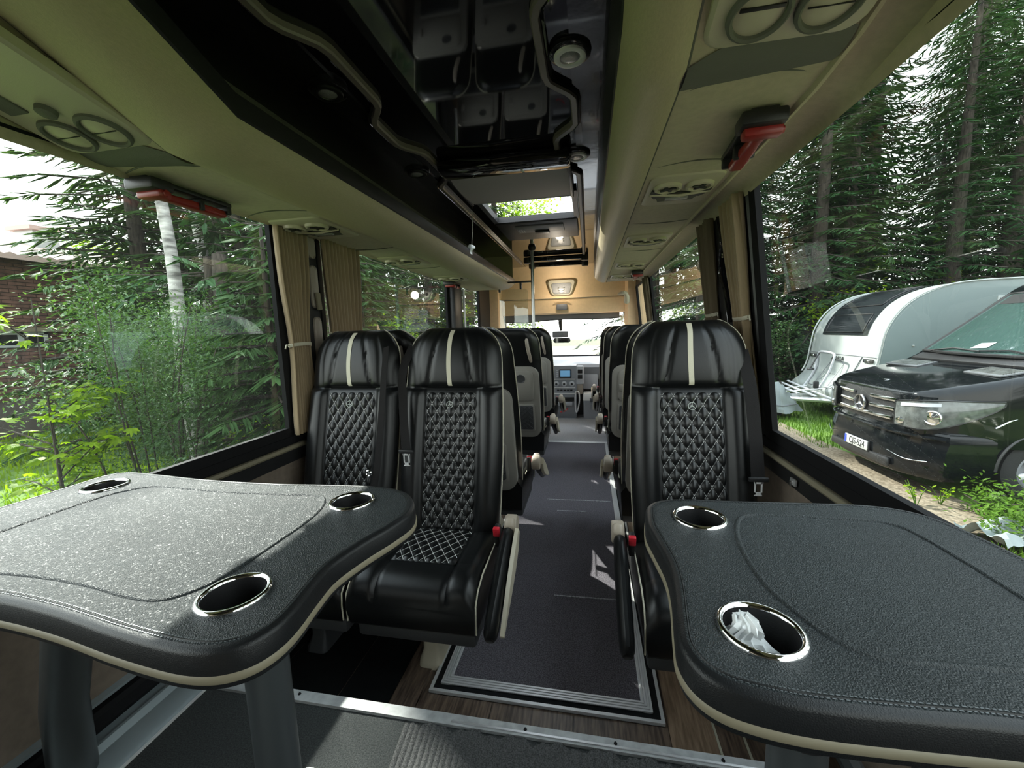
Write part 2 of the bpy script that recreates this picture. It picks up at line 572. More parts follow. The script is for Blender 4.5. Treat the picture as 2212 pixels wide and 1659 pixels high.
# sills: black ledge with a beige strip and a lower black rail
for nm, sd in (('trim_3', -1), ('trim_4', 1)):
    xa = LX if sd < 0 else 0.655
    b = MB()
    b.prism([(xa, 0.735), (xa - sd * 0.012, 0.733), (xa - sd * 0.016, 0.705), (xa - sd * 0.012, 0.700), (xa, 0.700)], -0.98, 4.9, lambda u, v, h: (u, h, v), 0)
    b.prism([(xa, 0.700), (xa - sd * 0.024, 0.698), (xa - sd * 0.030, 0.688), (xa - sd * 0.024, 0.680), (xa, 0.678)], -0.98, 4.9, lambda u, v, h: (u, h, v), 1)
    b.prism([(xa, 0.678), (xa - sd * 0.018, 0.676), (xa - sd * 0.018, 0.630), (xa, 0.625)], -0.98, 4.9, lambda u, v, h: (u, h, v), 2)
    tag(obj(nm, b, [M['rubber'], M['band'], M['black']], recalc=True, ang=30), kind='structure')
# small silver catch on the right sill
ct = thing('window_sill_catch', 'small silver catch on the black sill below the right window', 'catch', (0.63, 1.36, 0.655))
obj('catch_plate', MB().rbox((0, 0, 0), (0.008, 0.035, 0.022), 0.003), M['steel'], ct)
obj('catch_tongue', MB().rbox((-0.006, 0.004, -0.006), (0.006, 0.012, 0.018), 0.002), M['chrome'], ct)

# lower wall details on the left (dark rails of the heater housing)
b = MB()
b.prism([(-1.25, 0.168), (-1.225, 0.168), (-1.215, 0.185), (-1.215, 0.215), (-1.225, 0.225), (-1.25, 0.225)], -1.0, 0.885, lambda u, v, h: (u, h, v))
b.prism([(-1.25, 0.232), (-1.235, 0.232), (-1.232, 0.242), (-1.25, 0.246)], -1.0, 0.885, lambda u, v, h: (u, h, v), 1)
tag(obj('baseboard_left', b, [M['rubber'], M['silver']], recalc=True, ang=30), kind='structure')


def window(n, side, a, c, glass='glass'):
    def X(z):
        return LX if side < 0 else xr(z)
    ring = [(a, Z0), (c, Z0), (c, Z1), (a, Z1)]
    t_ = 0.035
    inner = [(a + t_, Z0 + t_), (c - t_, Z0 + t_), (c - t_, Z1 - 0.01), (a + t_, Z1 - 0.01)]
    b = MB()
    dx = 0.014
    P = lambda y, z, d: (X(z) - side * d, y, z)
    vs = [P(*p, 0) for p in ring] + [P(*p, dx) for p in ring] + [P(*p, dx * 0.6) for p in inner] + [P(*p, -0.011) for p in inner]
    fs = []
    for k in range(4):
        l = (k + 1) % 4
        fs += [(k, l, 4 + l, 4 + k), (4 + k, 4 + l, 8 + l, 8 + k), (8 + k, 8 + l, 12 + l, 12 + k)]
    b.add(vs, fs)
    o = tag(obj('window_%d' % n, b, M['rubber'], smooth=False, recalc=True), kind='structure')
    p = MB()
    p.quad(P(a, Z0, -0.012), P(c, Z0, -0.012), P(c, Z1, -0.012), P(a, Z1, -0.012))
    obj('pane', p, M[glass], o, smooth=False)
    return o


for i, (a, c) in enumerate(WIN_L):
    window(i + 1, -1, a, c)
for i, (a, c) in enumerate(WIN_R):
    window(i + 4, 1, a, c)

# ---- racks
def dz_in(y):
    return 0.42 * max(0.0, 0.86 - y) * (1 if y > 0.2 else 1) if y > 0.35 else 0.214 + 0.2 * (0.35 - y)


def dz_out(y):
    return 0.16 * max(0.0, 1.0 - y)


YS = [-1.0, -0.5, 0.0, 0.35, 0.45, 0.55, 0.65, 0.75, 0.82, 0.86, 0.90, 0.95, 1.0, 1.1, 1.4, 1.8, 2.2, 2.6, 3.0, 3.4, 3.8, 4.15, 4.3, 4.36, 4.40]


def rack(side):
    """one object: beige bullnose; parts: underside, lip, lining"""
    if side < 0:
        under = [(-1.243, 1.592, 2), (-1.238, 1.598, 1), (-1.17, 1.600, .8), (-1.07, 1.600, .3), (-0.985, 1.598, 0)]
        bull = [(-0.982, 1.594), (-0.965, 1.586), (-0.935, 1.580), (-0.900, 1.580), (-0.865, 1.585), (-0.830, 1.597), (-0.804, 1.615), (-0.788, 1.635), (-0.782, 1.648)]
        lip = [(-0.782, 1.648), (-0.777, 1.652), (-0.775, 1.675), (-0.779, 1.700), (-0.789, 1.704), (-0.80, 1.69)]
        inner = [(-0.80, 1.69), (-0.82, 1.64), (-0.90, 1.615), (-1.23, 1.62), (-1.235, 1.80), (-1.20, 1.90), (-1.10, 1.944)]
    else:
        under = [(0.546, 1.598, 2), (0.538, 1.616, .9), (0.50, 1.628, .9), (0.468, 1.632, .7), (0.462, 1.620, .7), (0.452, 1.617, .7), (0.446, 1.626, .6), (0.32, 1.628, .3), (0.182, 1.624, 0)]
        bull = [(0.179, 1.620), (0.166, 1.612), (0.146, 1.610), (0.125, 1.614), (0.105, 1.624), (0.088, 1.640), (0.075, 1.660), (0.067, 1.685), (0.064, 1.705)]
        lip = [(0.064, 1.705), (0.060, 1.708), (0.057, 1.74), (0.055, 1.80), (0.056, 1.95)]
        inner = None
    lab = 'beige vinyl bullnose luggage rack running along the %s side' % ('left' if side < 0 else 'right')
    r = thing('luggage_rack', lab + (' with open top' if side < 0 else ' under the gloss ceiling'), 'luggage rack', (0, 0, 0))

    def ringf(prof, three):
        rings = []
        for y in YS:
            k = min(1.0, max(0.0, (4.40 - y) / 0.10))
            k = math.sqrt(1 - (1 - k) ** 2) if y > 4.3 else 1.0
            ring = []
            for p in prof:
                a = p[2] if three else 0
                d = dz_in(y) * (1 - a) + dz_out(y) * a if a < 1.5 else 0.0
                x, z = p[0], p[1] + d
                if not three and prof is bull and y > 4.3:
                    zc = 1.66
                    z = zc + (z - zc) * (0.35 + 0.65 * k)
                ring.append((x, y, min(z, 1.948)))
            rings.append(ring)
        return rings
    def sheet(name, prof, three, m, ang=50):
        b = MB()
        b.loft(ringf(prof, three), cap=False, open_ring=True)
        return obj(name, b, m, r, ang=ang)
    sheet('bullnose', bull, False, M['bullnose'])
    sheet('underside', under, True, M['headliner'])
    sheet('lip_strip', lip, False, M['black'], 30)
    if inner:
        sheet('rack_lining', inner, False, M['charcoal'])
    # end cap
    b = MB()
    prof = [(p[0], p[1]) for p in under] + bull + lip
    top = [(prof[-1][0], 1.948), (prof[0][0], 1.948)]
    poly = [(x, 1.66 + (z - 1.66) * (0.35 if (x, z) in bull else 0.9)) if z < 1.75 else (x, z) for x, z in prof] + top
    b.add([(x, 4.40, z) for x, z in poly], [tuple(range(len(poly)))])
    obj('end_cap', b, M['bullnose'], r, smooth=False)
    # seam cord
    sx, sz = (under[-1][0], under[-1][1])
    b = MB().tube([(sx + (0.002 if side < 0 else -0.001), y, sz + dz_in(y) - 0.001) for y in YS], 0.0028, 6)
    obj('seam_cord', b, M['shade_grey'], r)
    # cross seams on the underside between fabric panels
    for y in (0.955, 1.36, 2.02, 2.70, 3.35):
        b = MB()
        n = 10
        pts = []
        xa, xb = (-1.235, -0.99) if side < 0 else (0.44, 0.19)
        for k in range(n + 1):
            u = k / n
            x = xa + (xb - xa) * u
            z = (1.599 if side < 0 else 1.627) + dz_in(y) * u + dz_out(y) * (1 - u)
            pts.append((x, y + 0.03 * math.sin(u * PI) * (1 if y > 1.5 else -1), z - 0.0005))
        b.tube(pts, 0.0022, 5)
        obj('panel_seam', b, M['shade_grey'], r)
    # grey gathered fabric band on the underside beside the ring vents
    up_ = [p for p in under if (p[0] > -1.24 if side < 0 else p[0] < 0.447)]
    lo_, hi_ = up_[0], up_[-1]
    def fold(u, v):
        x = lo_[0] + (hi_[0] - lo_[0]) * u
        a = lo_[2] + (hi_[2] - lo_[2]) * u
        y = 0.845 - 0.035 * math.sin(u * PI) ** 0.8 * (1 - v) + 0.075 * v + 0.02 * u
        z = lo_[1] + (hi_[1] - lo_[1]) * u + dz_in(y) * (1 - a) + dz_out(y) * a
        return (x, y, z - 0.003 - 0.006 * math.sin(v * PI))
    obj('grey_fold', MB().grid(16, 8, fold), M['shade_grey'], r)
    return r


rackL = rack(-1)
rackR = rack(1)

# ---- ceiling
CZ = 1.95
HX0, HX1, HY0, HY1 = -0.655, -0.085, 2.47, 3.02
b = MB()
for (x0, x1, y0, y1) in [(-0.78, HX0, -1.0, 5.24), (HX1, -0.05, -1.0, 5.24), (HX0, HX1, -1.0, HY0), (HX0, HX1, HY1, 5.24)]:
    b.span((x0, y0, CZ), (x1, y1, CZ + 0.02))
ceil = tag(obj('ceiling', b, M['gloss'], smooth=False), kind='structure')
obj('side_panel', MB().span((-1.10, -1.0, CZ - 0.006), (-0.78, 5.24, CZ + 0.014)), M['gloss2'], ceil, smooth=False)
obj('side_panel', MB().span((-0.05, -1.0, CZ - 0.006), (0.062, 5.24, CZ + 0.014)), M['gloss2'], ceil, smooth=False)
obj('roof_skin', MB().span((-1.31, -1.06, CZ + 0.02), (HX0 - 0.12, 5.5, CZ + 0.06)).span((HX1 + 0.12, -1.06, CZ + 0.02), (0.72, 5.5, CZ + 0.06)).span((HX0 - 0.12, -1.06, CZ + 0.021), (HX1 + 0.12, HY0 - 0.12, CZ + 0.06)).span((HX0 - 0.12, HY1 + 0.25, CZ + 0.021), (HX1 + 0.12, 5.5, CZ + 0.06)), M['black'], ceil, smooth=False)
LIGHT_Y = [0.60, 1.295, 1.995]


def bump_at(y):
    return max(sst(0.27, 0.13, abs(y - (l - 0.04))) for l in LIGHT_Y)


for side, nm in ((-1, 'left'), (1, 'right')):
    pts = []
    y = -0.9
    while y < 4.95:
        k = bump_at(y)
        x = (-0.787 + 0.078 * k) if side < 0 else (-0.047 - 0.085 * k)
        pts.append((x, y))
        y += 0.035
    rings = []
    for i, (x, y) in enumerate(pts):
        a, c = pts[max(i - 1, 0)], pts[min(i + 1, len(pts) - 1)]
        d = Vector((c[0] - a[0], c[1] - a[1])).normalized()
        nx_, ny_ = d.y, -d.x
        prof = [(-0.013, 0), (-0.013, -0.016), (-0.009, -0.022), (0.009, -0.022), (0.013, -0.016), (0.013, 0)]
        rings.append([(x + nx_ * u, y + ny_ * u, CZ + v) for u, v in prof])
    b = MB().loft(rings, cap=True)
    st = thing('ceiling_strip', 'taupe wavy ceiling strip curving round the %s row of downlights' % nm, 'ceiling strip', (0, 0, 0))
    obj('strip_body', b, M['strip'], st, ang=30)
    rings = []
    for i, (x, y) in enumerate(pts):
        a, c = pts[max(i - 1, 0)], pts[min(i + 1, len(pts) - 1)]
        d = Vector((c[0] - a[0], c[1] - a[1])).normalized()
        nx_, ny_ = d.y * side, -d.x * side
        prof = [(0.012, 0.0), (0.012, -0.013), (0.017, -0.018), (0.022, -0.013), (0.024, 0.0)]
        rings.append([(x + nx_ * u, y + ny_ * u, CZ + v) for u, v in prof])
    obj('gloss_edge', MB().loft(rings, cap=True), M['gloss'], st, ang=30)

names = {(-1, 1): 'left side, nearest', (1, 1): 'right side, nearest', (-1, 2): 'left side, second', (1, 2): 'right side, second', (-1, 3): 'left side, third', (1, 3): 'right side, third', (-1, 4): 'left side, fourth', (1, 4): 'right side, fourth'}
for side in (-1, 1):
    for i in (1, 2):
        y = LIGHT_Y[i]
        x = -0.828 if side < 0 else -0.050
        t = thing('downlight', 'round recessed ceiling downlight with %s ring on the %s from here' % ('black' if side < 0 else 'pale', names[(side, i)]), 'ceiling light', (x, y, CZ), 0, 'downlights in the ceiling')
        obj('pod', MB().lathe([(0.062, -0.004), (0.060, -0.014), (0.052, -0.018), (0.0, -0.0185)], n=28), M['gloss2'], t)
        obj('ring', MB().lathe([(0.047, -0.018), (0.046, -0.024), (0.040, -0.026), (0.030, -0.024), (0.028, -0.019)], n=28), M['lampwhite'] if side > 0 else M['black'], t)
        obj('lens', MB().lathe([(0.028, -0.022), (0.020, -0.0255), (0.010, -0.0265), (0.0, -0.0268)], n=24), M['lens'], t)

# ---- roof hatch with blind
h = thing('roof_hatch', 'roof hatch with glass pane, grey pulled-back blind and black handle plate', 'roof hatch', (0, 0, CZ))
b = MB()
b.span((HX0 - 0.02, HY0 - 0.02, -0.02), (HX0 + 0.012, HY1 + 0.02, 0.02))
b.span((HX1 - 0.012, HY0 - 0.02, -0.02), (HX1 + 0.02, HY1 + 0.02, 0.02))
b.span((HX0, HY1 - 0.012, -0.02), (HX1, HY1 + 0.02, 0.02))
b.span((HX0, HY0 - 0.02, -0.02), (HX1, HY0 + 0.012, 0.02))
obj('hatch_frame', b, M['black'], h, smooth=False)
obj('pane', MB().quad((HX0, HY0, 0.002), (HX1, HY0, 0.002), (HX1, HY1, 0.002), (HX0, HY1, 0.002)), M['glass_clear'], h, smooth=False)
obj('front_plate', MB().rbox((-0.375, 3.30, -0.012), (0.60, 0.56, 0.03), 0.012), M['black'], h)
obj('handle_plate', MB().rbox((-0.36, 3.20, -0.030), (0.36, 0.20, 0.012), 0.004), M['grey_mid'], h)
obj('handle', MB().rbox((-0.35, 3.27, -0.042), (0.11, 0.07, 0.016), 0.006), M['black'], h)
for k in range(3):
    obj('grip_rib', MB().box((-0.52 + 0.018 * k, 3.22, -0.038), (0.006, 0.09, 0.004)), M['grey_light'], h, smooth=False)
obj('blind_housing', MB().rbox((-0.385, 1.965, -0.03), (0.62, 0.14, 0.055), 0.02), M['gloss'], h)
b = MB().grid(12, 8, lambda u, v: (-0.685 + 0.59 * u, 2.02 + 0.46 * v, -0.035 - 0.012 * math.sin(v * PI) + 0.0 * u))
obj('blind_sheet', b, M['blind'], h)
for x in (-0.69, -0.09):
    obj('blind_rail', MB().rbox((x, 2.25, -0.025), (0.02, 0.50, 0.035), 0.005), M['black'], h)
obj('pull_edge', MB().rbox((-0.385, 2.485, -0.03), (0.58, 0.015, 0.014), 0.004), M['grey_light'], h)

# black cross bars and chrome lip at the front end of the ceiling
t = thing('ceiling_cross_bar', 'black double cross bar with chrome lip ending the gloss ceiling', 'cross bar', (0, 0, CZ))
for y in (4.55, 4.95):
    obj('bar', MB().rbox((-0.33, y, -0.03), (0.66, 0.05, 0.05), 0.008), M['gloss'], t)
    for x in (-0.66, -0.04):
        obj('clamp', MB().lathe([(0, -0.075), (0.035, -0.07), (0.042, -0.05), (0.04, -0.01)], (x, y, 0), 16), M['black'], t)
obj('chrome_lip', MB().rbox((-0.33, 5.10, -0.02), (0.62, 0.06, 0.03), 0.01), M['steel'], t)
# ================================================================== SEATS
ZB, ZT = 0.36, 1.17          # backrest foot and head


def yb(t):
    return 0.150 + 0.205 * t


def hw(t):
    a = 0.200 + 0.010 * math.sin(min(1, t / 0.8) * PI)
    if t > 0.78:
        k = (t - 0.78) / 0.22
        a *= 1 - 0.36 * k ** 3.2
    return a


def foff(x, t):
    a = abs(x) / hw(t)
    s = sst(0.685, 0.725, t)
    o = 0.0
    if s < 1:
        bol = 0.0
        if a > 0.56:
            bol = -0.026 * math.sqrt(max(0.0, 1 - ((a - 0.79) / 0.235) ** 2)) * sst(0.0, 0.08, t)
        o += (1 - s) * bol
        o += (1 - s) * 0.006 * math.exp(-((a - 0.57) / 0.02) ** 2)
    if s > 0:
        hd = -0.034 * (math.sin(PI * min(1.0, (t - 0.68) / 0.36))) ** 0.55 * (1 - 0.8 * a ** 4) if t > 0.69 else 0
        k = (t - 0.70) / 0.30
        for g, gd in ((0.30, .009), (0.66, .004)):
            gx = (0.50 - 0.20 * min(1, max(0, k)) ** .7) if g < .5 else g
            hd += gd * math.exp(-((a - gx) / 0.028) ** 2) * sst(0.0, 0.1, k)
        o += s * hd
    o += 0.012 * math.exp(-((t - 0.703) / 0.010) ** 2) * (a < 0.98)
    o += 0.03 * a ** 9
    return o


TS = [0, .02, .05, .1, .18, .26, .34, .42, .5, .56, .62, .66, .685, .695, .70, .706, .715, .725, .74, .76, .79, .82, .85, .88, .905, .93, .95, .965, .98, .99, .997, 1.0]


def seat_back_mb():
    rings = []
    for t in TS:
        wv = hw(t)
        z = ZB + (ZT - ZB) * t
        y0 = yb(t)
        T = 0.105 - 0.02 * t
        k = 1.0
        if t > 0.93:
            q = (t - 0.93) / 0.07
            k = math.sqrt(max(0.0, 1 - q * q))
            wv = wv * (0.86 + 0.14 * k)
        ring = []
        n = 44
        yc = y0 + T * 0.5
        for i in range(n + 1):
            u = -1 + 2 * i / n
            u = math.copysign(abs(u) ** 0.9, u)
            x = wv * u
            y = y0 + foff(x * 0.999, t)
            ring.append((x, yc + (y - yc) * (0.12 + 0.88 * k), z))
        for i in range(1, 10):
            u = 1 - 2 * i / 10
            e = 1 - abs(u) ** 5 * 0.35
            ring.append((wv * u * 0.985, yc + (T * 0.5 * e) * (0.12 + 0.88 * k), z))
        rings.append(ring)
    return MB().loft(rings)


QX, QZ, QW = 0.040, 0.062, 0.114
QT0, QT1 = 0.035, 0.688


def qbump(x, z, px, pz):
    a, b = PI * (x / px + z / pz), PI * (x / px - z / pz)
    return (abs(math.sin(a)) * abs(math.sin(b))) ** 0.62


def quilt_y(x, t):
    z = ZB + (ZT - ZB) * t
    e = min(1.0, (QW - abs(x)) / 0.012, (t - QT0) / 0.015, (QT1 - t) / 0.012)
    e = max(0.0, e)
    return yb(t) + 0.005 - (0.0090 * qbump(x, z, QX, QZ) + 0.003) * (0.25 + 0.75 * e) + 0.004 * (1 - e)


def quilt_mb():
    def f(u, v):
        x = -QW + 2 * QW * u
        t = QT0 + (QT1 - QT0) * v
        return (x, quilt_y(x, t), ZB + (ZT - ZB) * t)
    return MB().grid(62, 132, f)


def stitch_mb(surf, x0, x1, s0, s1, px, ps, lift, wd=0.0016, dash=0.0066, gap=0.0032, axis='z'):
    """dashes of thread along both families of diagonals; surf(x, s) -> 3d"""
    b = MB()
    L = math.hypot(px, ps)
    for sg in (1, -1):
        lo = int(math.floor(min(x0 / px + sg * q / ps for q in (s0, s1)))) - 1
        hi = int(math.ceil(max(x1 / px + sg * q / ps for q in (s0, s1)))) + 1
        for n in range(lo, hi + 1):
            s = s0
            step = (dash + gap) * ps / L
            dl = dash * ps / L
            while s < s1:
                xa = px * (n - sg * s / ps)
                xb = px * (n - sg * (s + dl) / ps)
                if x0 < min(xa, xb) and max(xa, xb) < x1:
                    A, B = Vector(surf(xa, s)) + lift, Vector(surf(xb, s + dl)) + lift
                    d = (B - A)
                    p = d.cross(lift).normalized() * wd * 0.5
                    b.add([A - p, A + p, B + p, B - p], [(0, 1, 2, 3)])
                s += step
    return b


def emblem_mb(r=0.014):
    b = MB()
    prof = [(r, 0), (r, 0.001), (r * 0.86, 0.001), (r * 0.86, 0)]
    b.lathe(prof, n=28)
    for k in range(3):
        a = PI / 2 + k * 2 * PI / 3
        d, p = Vector((math.cos(a), math.sin(a), 0)), Vector((-math.sin(a), math.cos(a), 0))
        c = Vector((0, 0, 0.001))
        b.add([c + p * r * 0.13, c - p * r * 0.13, c + d * r * 0.9], [(0, 1, 2)])
    return b


CZT = 0.40


def cush_top(x, y):
    a = abs(x)
    z = CZT + 0.010 * sst(0.115, 0.13, a) * (1 - ((a - 0.16) / 0.06) ** 2 if a < 0.22 else 0)
    z -= 0.03 * sst(0.17, 0.212, a) ** 2
    return z - 0.02 * sst(0.05, 0.25, y)


def cushion_mb():
    rings = []
    for (y, k) in [(-0.200, 0.0), (-0.199, 0.18), (-0.195, 0.38), (-0.186, 0.6), (-0.172, 0.8), (-0.150, 0.95), (-0.12, 1), (-0.085, 1), (-0.08, .985), (-0.075, 1), (0.0, 1), (0.1, 1), (0.18, 1), (0.25, 1)]:
        ring = []
        n = 40
        for i in range(n + 1):
            x = -0.21 + 0.42 * i / n
            z = cush_top(x, y)
            g = 0.006 * math.exp(-((abs(x) - 0.118) / 0.005) ** 2)
            z = z - g * (y < -0.05) - 0.075 * (1 - k)
            ring.append((x, y - 0.0 + (g * 1.2 if y < -0.15 else 0), z))
        zb_ = 0.235 + (0.012 * (1 - k))
        for i in range(5):
            ring.append((0.205 - 0.41 * i / 4, y + 0.01 * (k < .5), zb_))
        rings.append(ring)
    return MB().loft(rings)


def cq(x, y):
    e = max(0.0, min(1.0, (QW - abs(x)) / 0.01, (y + 0.078) / 0.012))
    return (x, y, cush_top(x, y) + 0.002 + 0.0070 * qbump(x, y, 0.040, 0.058) * e - 0.003 * (1 - e))


def cquilt_mb():
    return MB().grid(56, 70, lambda u, v: cq(-QW + 2 * QW * u, -0.078 + 0.25 * v))


def piping_pts(s, off=0.0):
    pts = []
    for t in TS[1:]:
        k = 1.0
        wv = hw(t)
        if t > 0.93:
            q = (t - 0.93) / 0.07
            k = math.sqrt(max(0.0, 1 - q * q))
            wv *= 0.86 + 0.14 * k
        yc = yb(t) + 0.0525 - 0.01 * t
        pts.append((s * (wv + 0.001), yc - 0.016 * k + off, ZB + (ZT - ZB) * t))
    return pts


D = {}
D['backrest'] = seat_back_mb().mesh('backrest', [M['leather']], ang=60)
D['quilted_panel'] = quilt_mb().mesh('quilted_panel', M['quilt'], ang=180)
_sf = lambda x, z: (x, quilt_y(x, (z - ZB) / (ZT - ZB)), z)
_z0, _z1 = ZB + (ZT - ZB) * QT0, ZB + (ZT - ZB) * QT1
D['stitching'] = stitch_mb(_sf, -QW + .003, QW - .003, _z0 + .004, _z1 - .004, QX, QZ, Vector((0, -0.0022, 0))).mesh('stitching', M['thread_grey'], False)
D['cushion'] = cushion_mb().mesh('seat_cushion', M['leather'], ang=60)
D['cushion_quilt'] = cquilt_mb().mesh('quilted_cushion_panel', M['quilt'], ang=180)
D['cushion_stitching'] = stitch_mb(lambda x, y: cq(x, y), -QW + .003, QW - .003, -0.075, 0.16, 0.040, 0.058, Vector((0, 0, 0.0022)), wd=0.0017, dash=0.0085, gap=0.0016).mesh('cushion_stitching', M['thread'], False)
b = MB()
for i in range(24):
    pass
def stripe(u, v):
    t = 0.715 + 0.272 * v
    k = 1.0
    if t > 0.93:
        k = math.sqrt(max(0.0, 1 - ((t - 0.93) / 0.07) ** 2))
    x = (-0.009 + 0.018 * u) + 0.012 * math.sin(v * PI) * -0.4
    yc = yb(t) + 0.0525 - 0.01 * t
    y = yb(t) + foff(x, t)
    return (x, yc + (y - yc) * (0.12 + 0.88 * k) - 0.0018, ZB + (ZT - ZB) * t + 0.001 * (t > .95))
D['stripe'] = MB().grid(3, 30, stripe).mesh('headrest_stripe', M['cream'])
for s, k in ((-1, 'piping'), (1, 'piping2')):
    D[k] = MB().tube(piping_pts(s), 0.0026, 6).mesh('piping', M['cream'])
for s, k in ((-1, 'cushion_piping'), (1, 'cushion_piping2')):
    D[k] = MB().tube([(s * 0.212, y_, z_) for y_, z_ in [(0.16, .395), (0.0, .392), (-.1, .388), (-.16, .37), (-.188, .34), (-.192, .30), (-.19, .25)]], 0.0026, 6).mesh('cushion_piping', M['cream'])
em = emblem_mb()
tE = 0.625
em.xf(Matrix.Translation((0, quilt_y(0.02, tE) - 0.0075, ZB + (ZT - ZB) * tE)) @ Matrix.Rotation(math.radians(90 - 14), 4, 'X'))
D['emblem'] = em.mesh('emblem', mat('emblem_thread', (0.33, 0.36, 0.33), 0.5), False)
LEAN = math.atan2(0.205, ZT - ZB)


def back_plane(x, t, d):
    """point on the rear face, d metres proud of it"""
    T = 0.105 - 0.02 * t
    return (x, yb(t) + T + d, ZB + (ZT - ZB) * t)


def rr(w_, h_, r, n=5):
    pts = []
    for cx_, cy_, a0 in ((w_ - r, h_ - r, 0), (-w_ + r, h_ - r, 90), (-w_ + r, -h_ + r, 180), (w_ - r, -h_ + r, 270)):
        for k in range(n + 1):
            a = math.radians(a0 + 90 * k / n)
            pts.append((cx_ + r * math.cos(a), cy_ + r * math.sin(a)))
    return pts


def back_plate(w_, t0, t1, r, d0_, d1_, inset=0.006):
    tc, th = (t0 + t1) / 2, (t1 - t0) / 2 * (ZT - ZB)
    f = lambda u, v, d: back_plane(u, tc + v / (ZT - ZB), d)
    p1 = rr(w_, th, r)
    p2 = rr(w_ - inset, th - inset, max(0.004, r - inset))
    rings = [[f(u, v, d0_) for u, v in p1], [f(u, v, d1_ - inset * .6) for u, v in p1], [f(u, v, d1_) for u, v in p2]]
    return MB().loft(rings)


D['back_shell'] = back_plate(0.190, -0.02, 0.66, 0.07, -0.02, 0.018).mesh('back_shell', M['seatback'])
D['tray'] = back_plate(0.150, 0.34, 0.62, 0.035, 0.0, 0.032).mesh('folding_tray', M['seatback'])
D['tray_recess'] = MB().lathe([(0.034, 0.004), (0.031, 0.006), (0.028, 0.003), (0, 0.002)], n=24).xf(Matrix.Translation(back_plane(-0.06, 0.55, 0.030)) @ Matrix.Rotation(-PI / 2 - LEAN, 4, 'X')).mesh('cup_recess', M['seatbackdark'])
D['tray_latch'] = MB().rbox(back_plane(0.13, 0.46, 0.036), (0.03, 0.012, 0.05), 0.004, rot=(-LEAN, 0, 0)).mesh('tray_latch', M['seatback'])
D['pocket_frame'] = back_plate(0.150, 0.04, 0.31, 0.02, 0.0, 0.026).mesh('pocket_frame', M['seatback'])
D['pocket_liner'] = back_plate(0.138, 0.06, 0.295, 0.014, 0.0, 0.0275, 0.001).mesh('pocket_liner', M['seatbackdark'])
nb = MB()
for sg in (1, -1):
    for k in range(-9, 10):
        pts = []
        for q in range(2):
            pass
        x0, x1 = -0.135, 0.135
        zc0, zc1 = ZB + (ZT - ZB) * 0.065, ZB + (ZT - ZB) * 0.29
        za = (zc0 + zc1) / 2 + k * 0.035
        # clip the slanted line to the pocket
        seg = []
        for i in range(28):
            x = x0 + (x1 - x0) * i / 27
            z = za + sg * x * 0.9
            if zc0 < z < zc1:
                seg.append(back_plane(x, (z - ZB) / (ZT - ZB), 0.031 + 0.001 * sg))
        if len(seg) > 2:
            nb.tube([seg[0], seg[len(seg) // 2], seg[-1]], 0.0018, 4, cap=False)
D['net'] = nb.mesh('pocket_net', M['black'])
hb = MB().tube([back_plane(*p) for p in [(-0.115 + 0.0, .90, -.004), (-0.117, .89, .010), (-0.122, .84, .022), (-0.130, .78, .022), (-0.138, .72, .012), (-0.139, .70, -.004)]], [0.009, 0.012, 0.013, 0.013, 0.012, 0.009], 8)
D['grab'] = hb.mesh('grab_handle', M['handle'])
# frame and pedestal
D['frame'] = MB().rbox((0, 0.02, 0.205), (0.40, 0.36, 0.06), 0.012).mesh('seat_frame', M['seatbackdark'])
pd = MB().loft([[(x * a, y * b_ + 0.02, z) for x, y in rr(0.032, 0.075, 0.014, 3)] for a, b_, z in [(1.3, 1.25, 0.0), (1.25, 1.2, 0.02), (0.95, 0.95, 0.05), (0.9, 0.95, 0.15), (1.2, 1.1, 0.19)]])
D['pedestal'] = pd.mesh('pedestal', M['beige_plastic'])
D['pedestal_dark'] = pd.mesh('pedestal', M['seatbackdark'])  # window-seat copy, under-table shade put into its colour
# armrest (local aisle side at +x), from the pivot down to the front end
ap = Vector((0, 0.10, 0.455))
ae = Vector((0, -0.26, 0.255))
ad = (ae - ap).normalized()
ang_ = math.atan2(ad.z, -ad.y)
D['arm_pivot'] = MB().lathe([(0.0, -0.021), (0.034, -0.021), (0.038, -0.016), (0.038, 0.016), (0.034, 0.021), (0.0, 0.021)], (0.266, 0.12, 0.448), 22, 'x').rbox((0.266, 0.105, 0.462), (0.038, 0.065, 0.045), 0.014, 3, (ang_ * -1 * -1, 0, 0)).mesh('armrest_pivot', M['pivot'])
pad = []
for k, (s_, hh, ww) in enumerate([(0.0, .020, .015), (.01, .032, .020), (.04, .040, .022), (.13, .044, .023), (.24, .044, .023), (.32, .042, .022), (.345, .036, .020), (.358, .018, .014)]):
    c = ap + ad * (s_ + 0.02)
    up = Vector((0, -ad.z, ad.y)) * -1
    if up.z < 0:
        up = -up
    pad.append([c + Vector((0.262 + ww * math.cos(a), 0, 0)) + up * (hh * math.sin(a)) for a in [2 * PI * q / 14 for q in range(14)]])
D['arm_pad'] = MB().loft(pad).mesh('armrest_pad', M['leather'])
sh = []
for (s_, hh, o_) in [(0.02, .020, 0), (.06, .036, -.012), (.14, .040, -.016), (.22, .032, -.016), (.30, .018, -.016), (.36, .006, -.014)]:
    c = ap + ad * s_
    up = Vector((0, ad.z, -ad.y))
    if up.z < 0:
        up = -up
    c = c + up * o_
    sh.append([c + Vector((0.288 + dx_, 0, 0)) + up * dz_ for dx_, dz_ in ((0, -hh), (0.012, -hh * .8), (0.014, 0), (0.012, hh * .8), (0, hh))])
D['arm_shell'] = MB().loft(sh).mesh('armrest_shell', M['beige_plastic'])
D['buckle'] = MB().rbox((0.222, 0.085, 0.425), (0.020, 0.040, 0.075), 0.005, 2, (0.25, 0, 0)).mesh('buckle', M['black'])
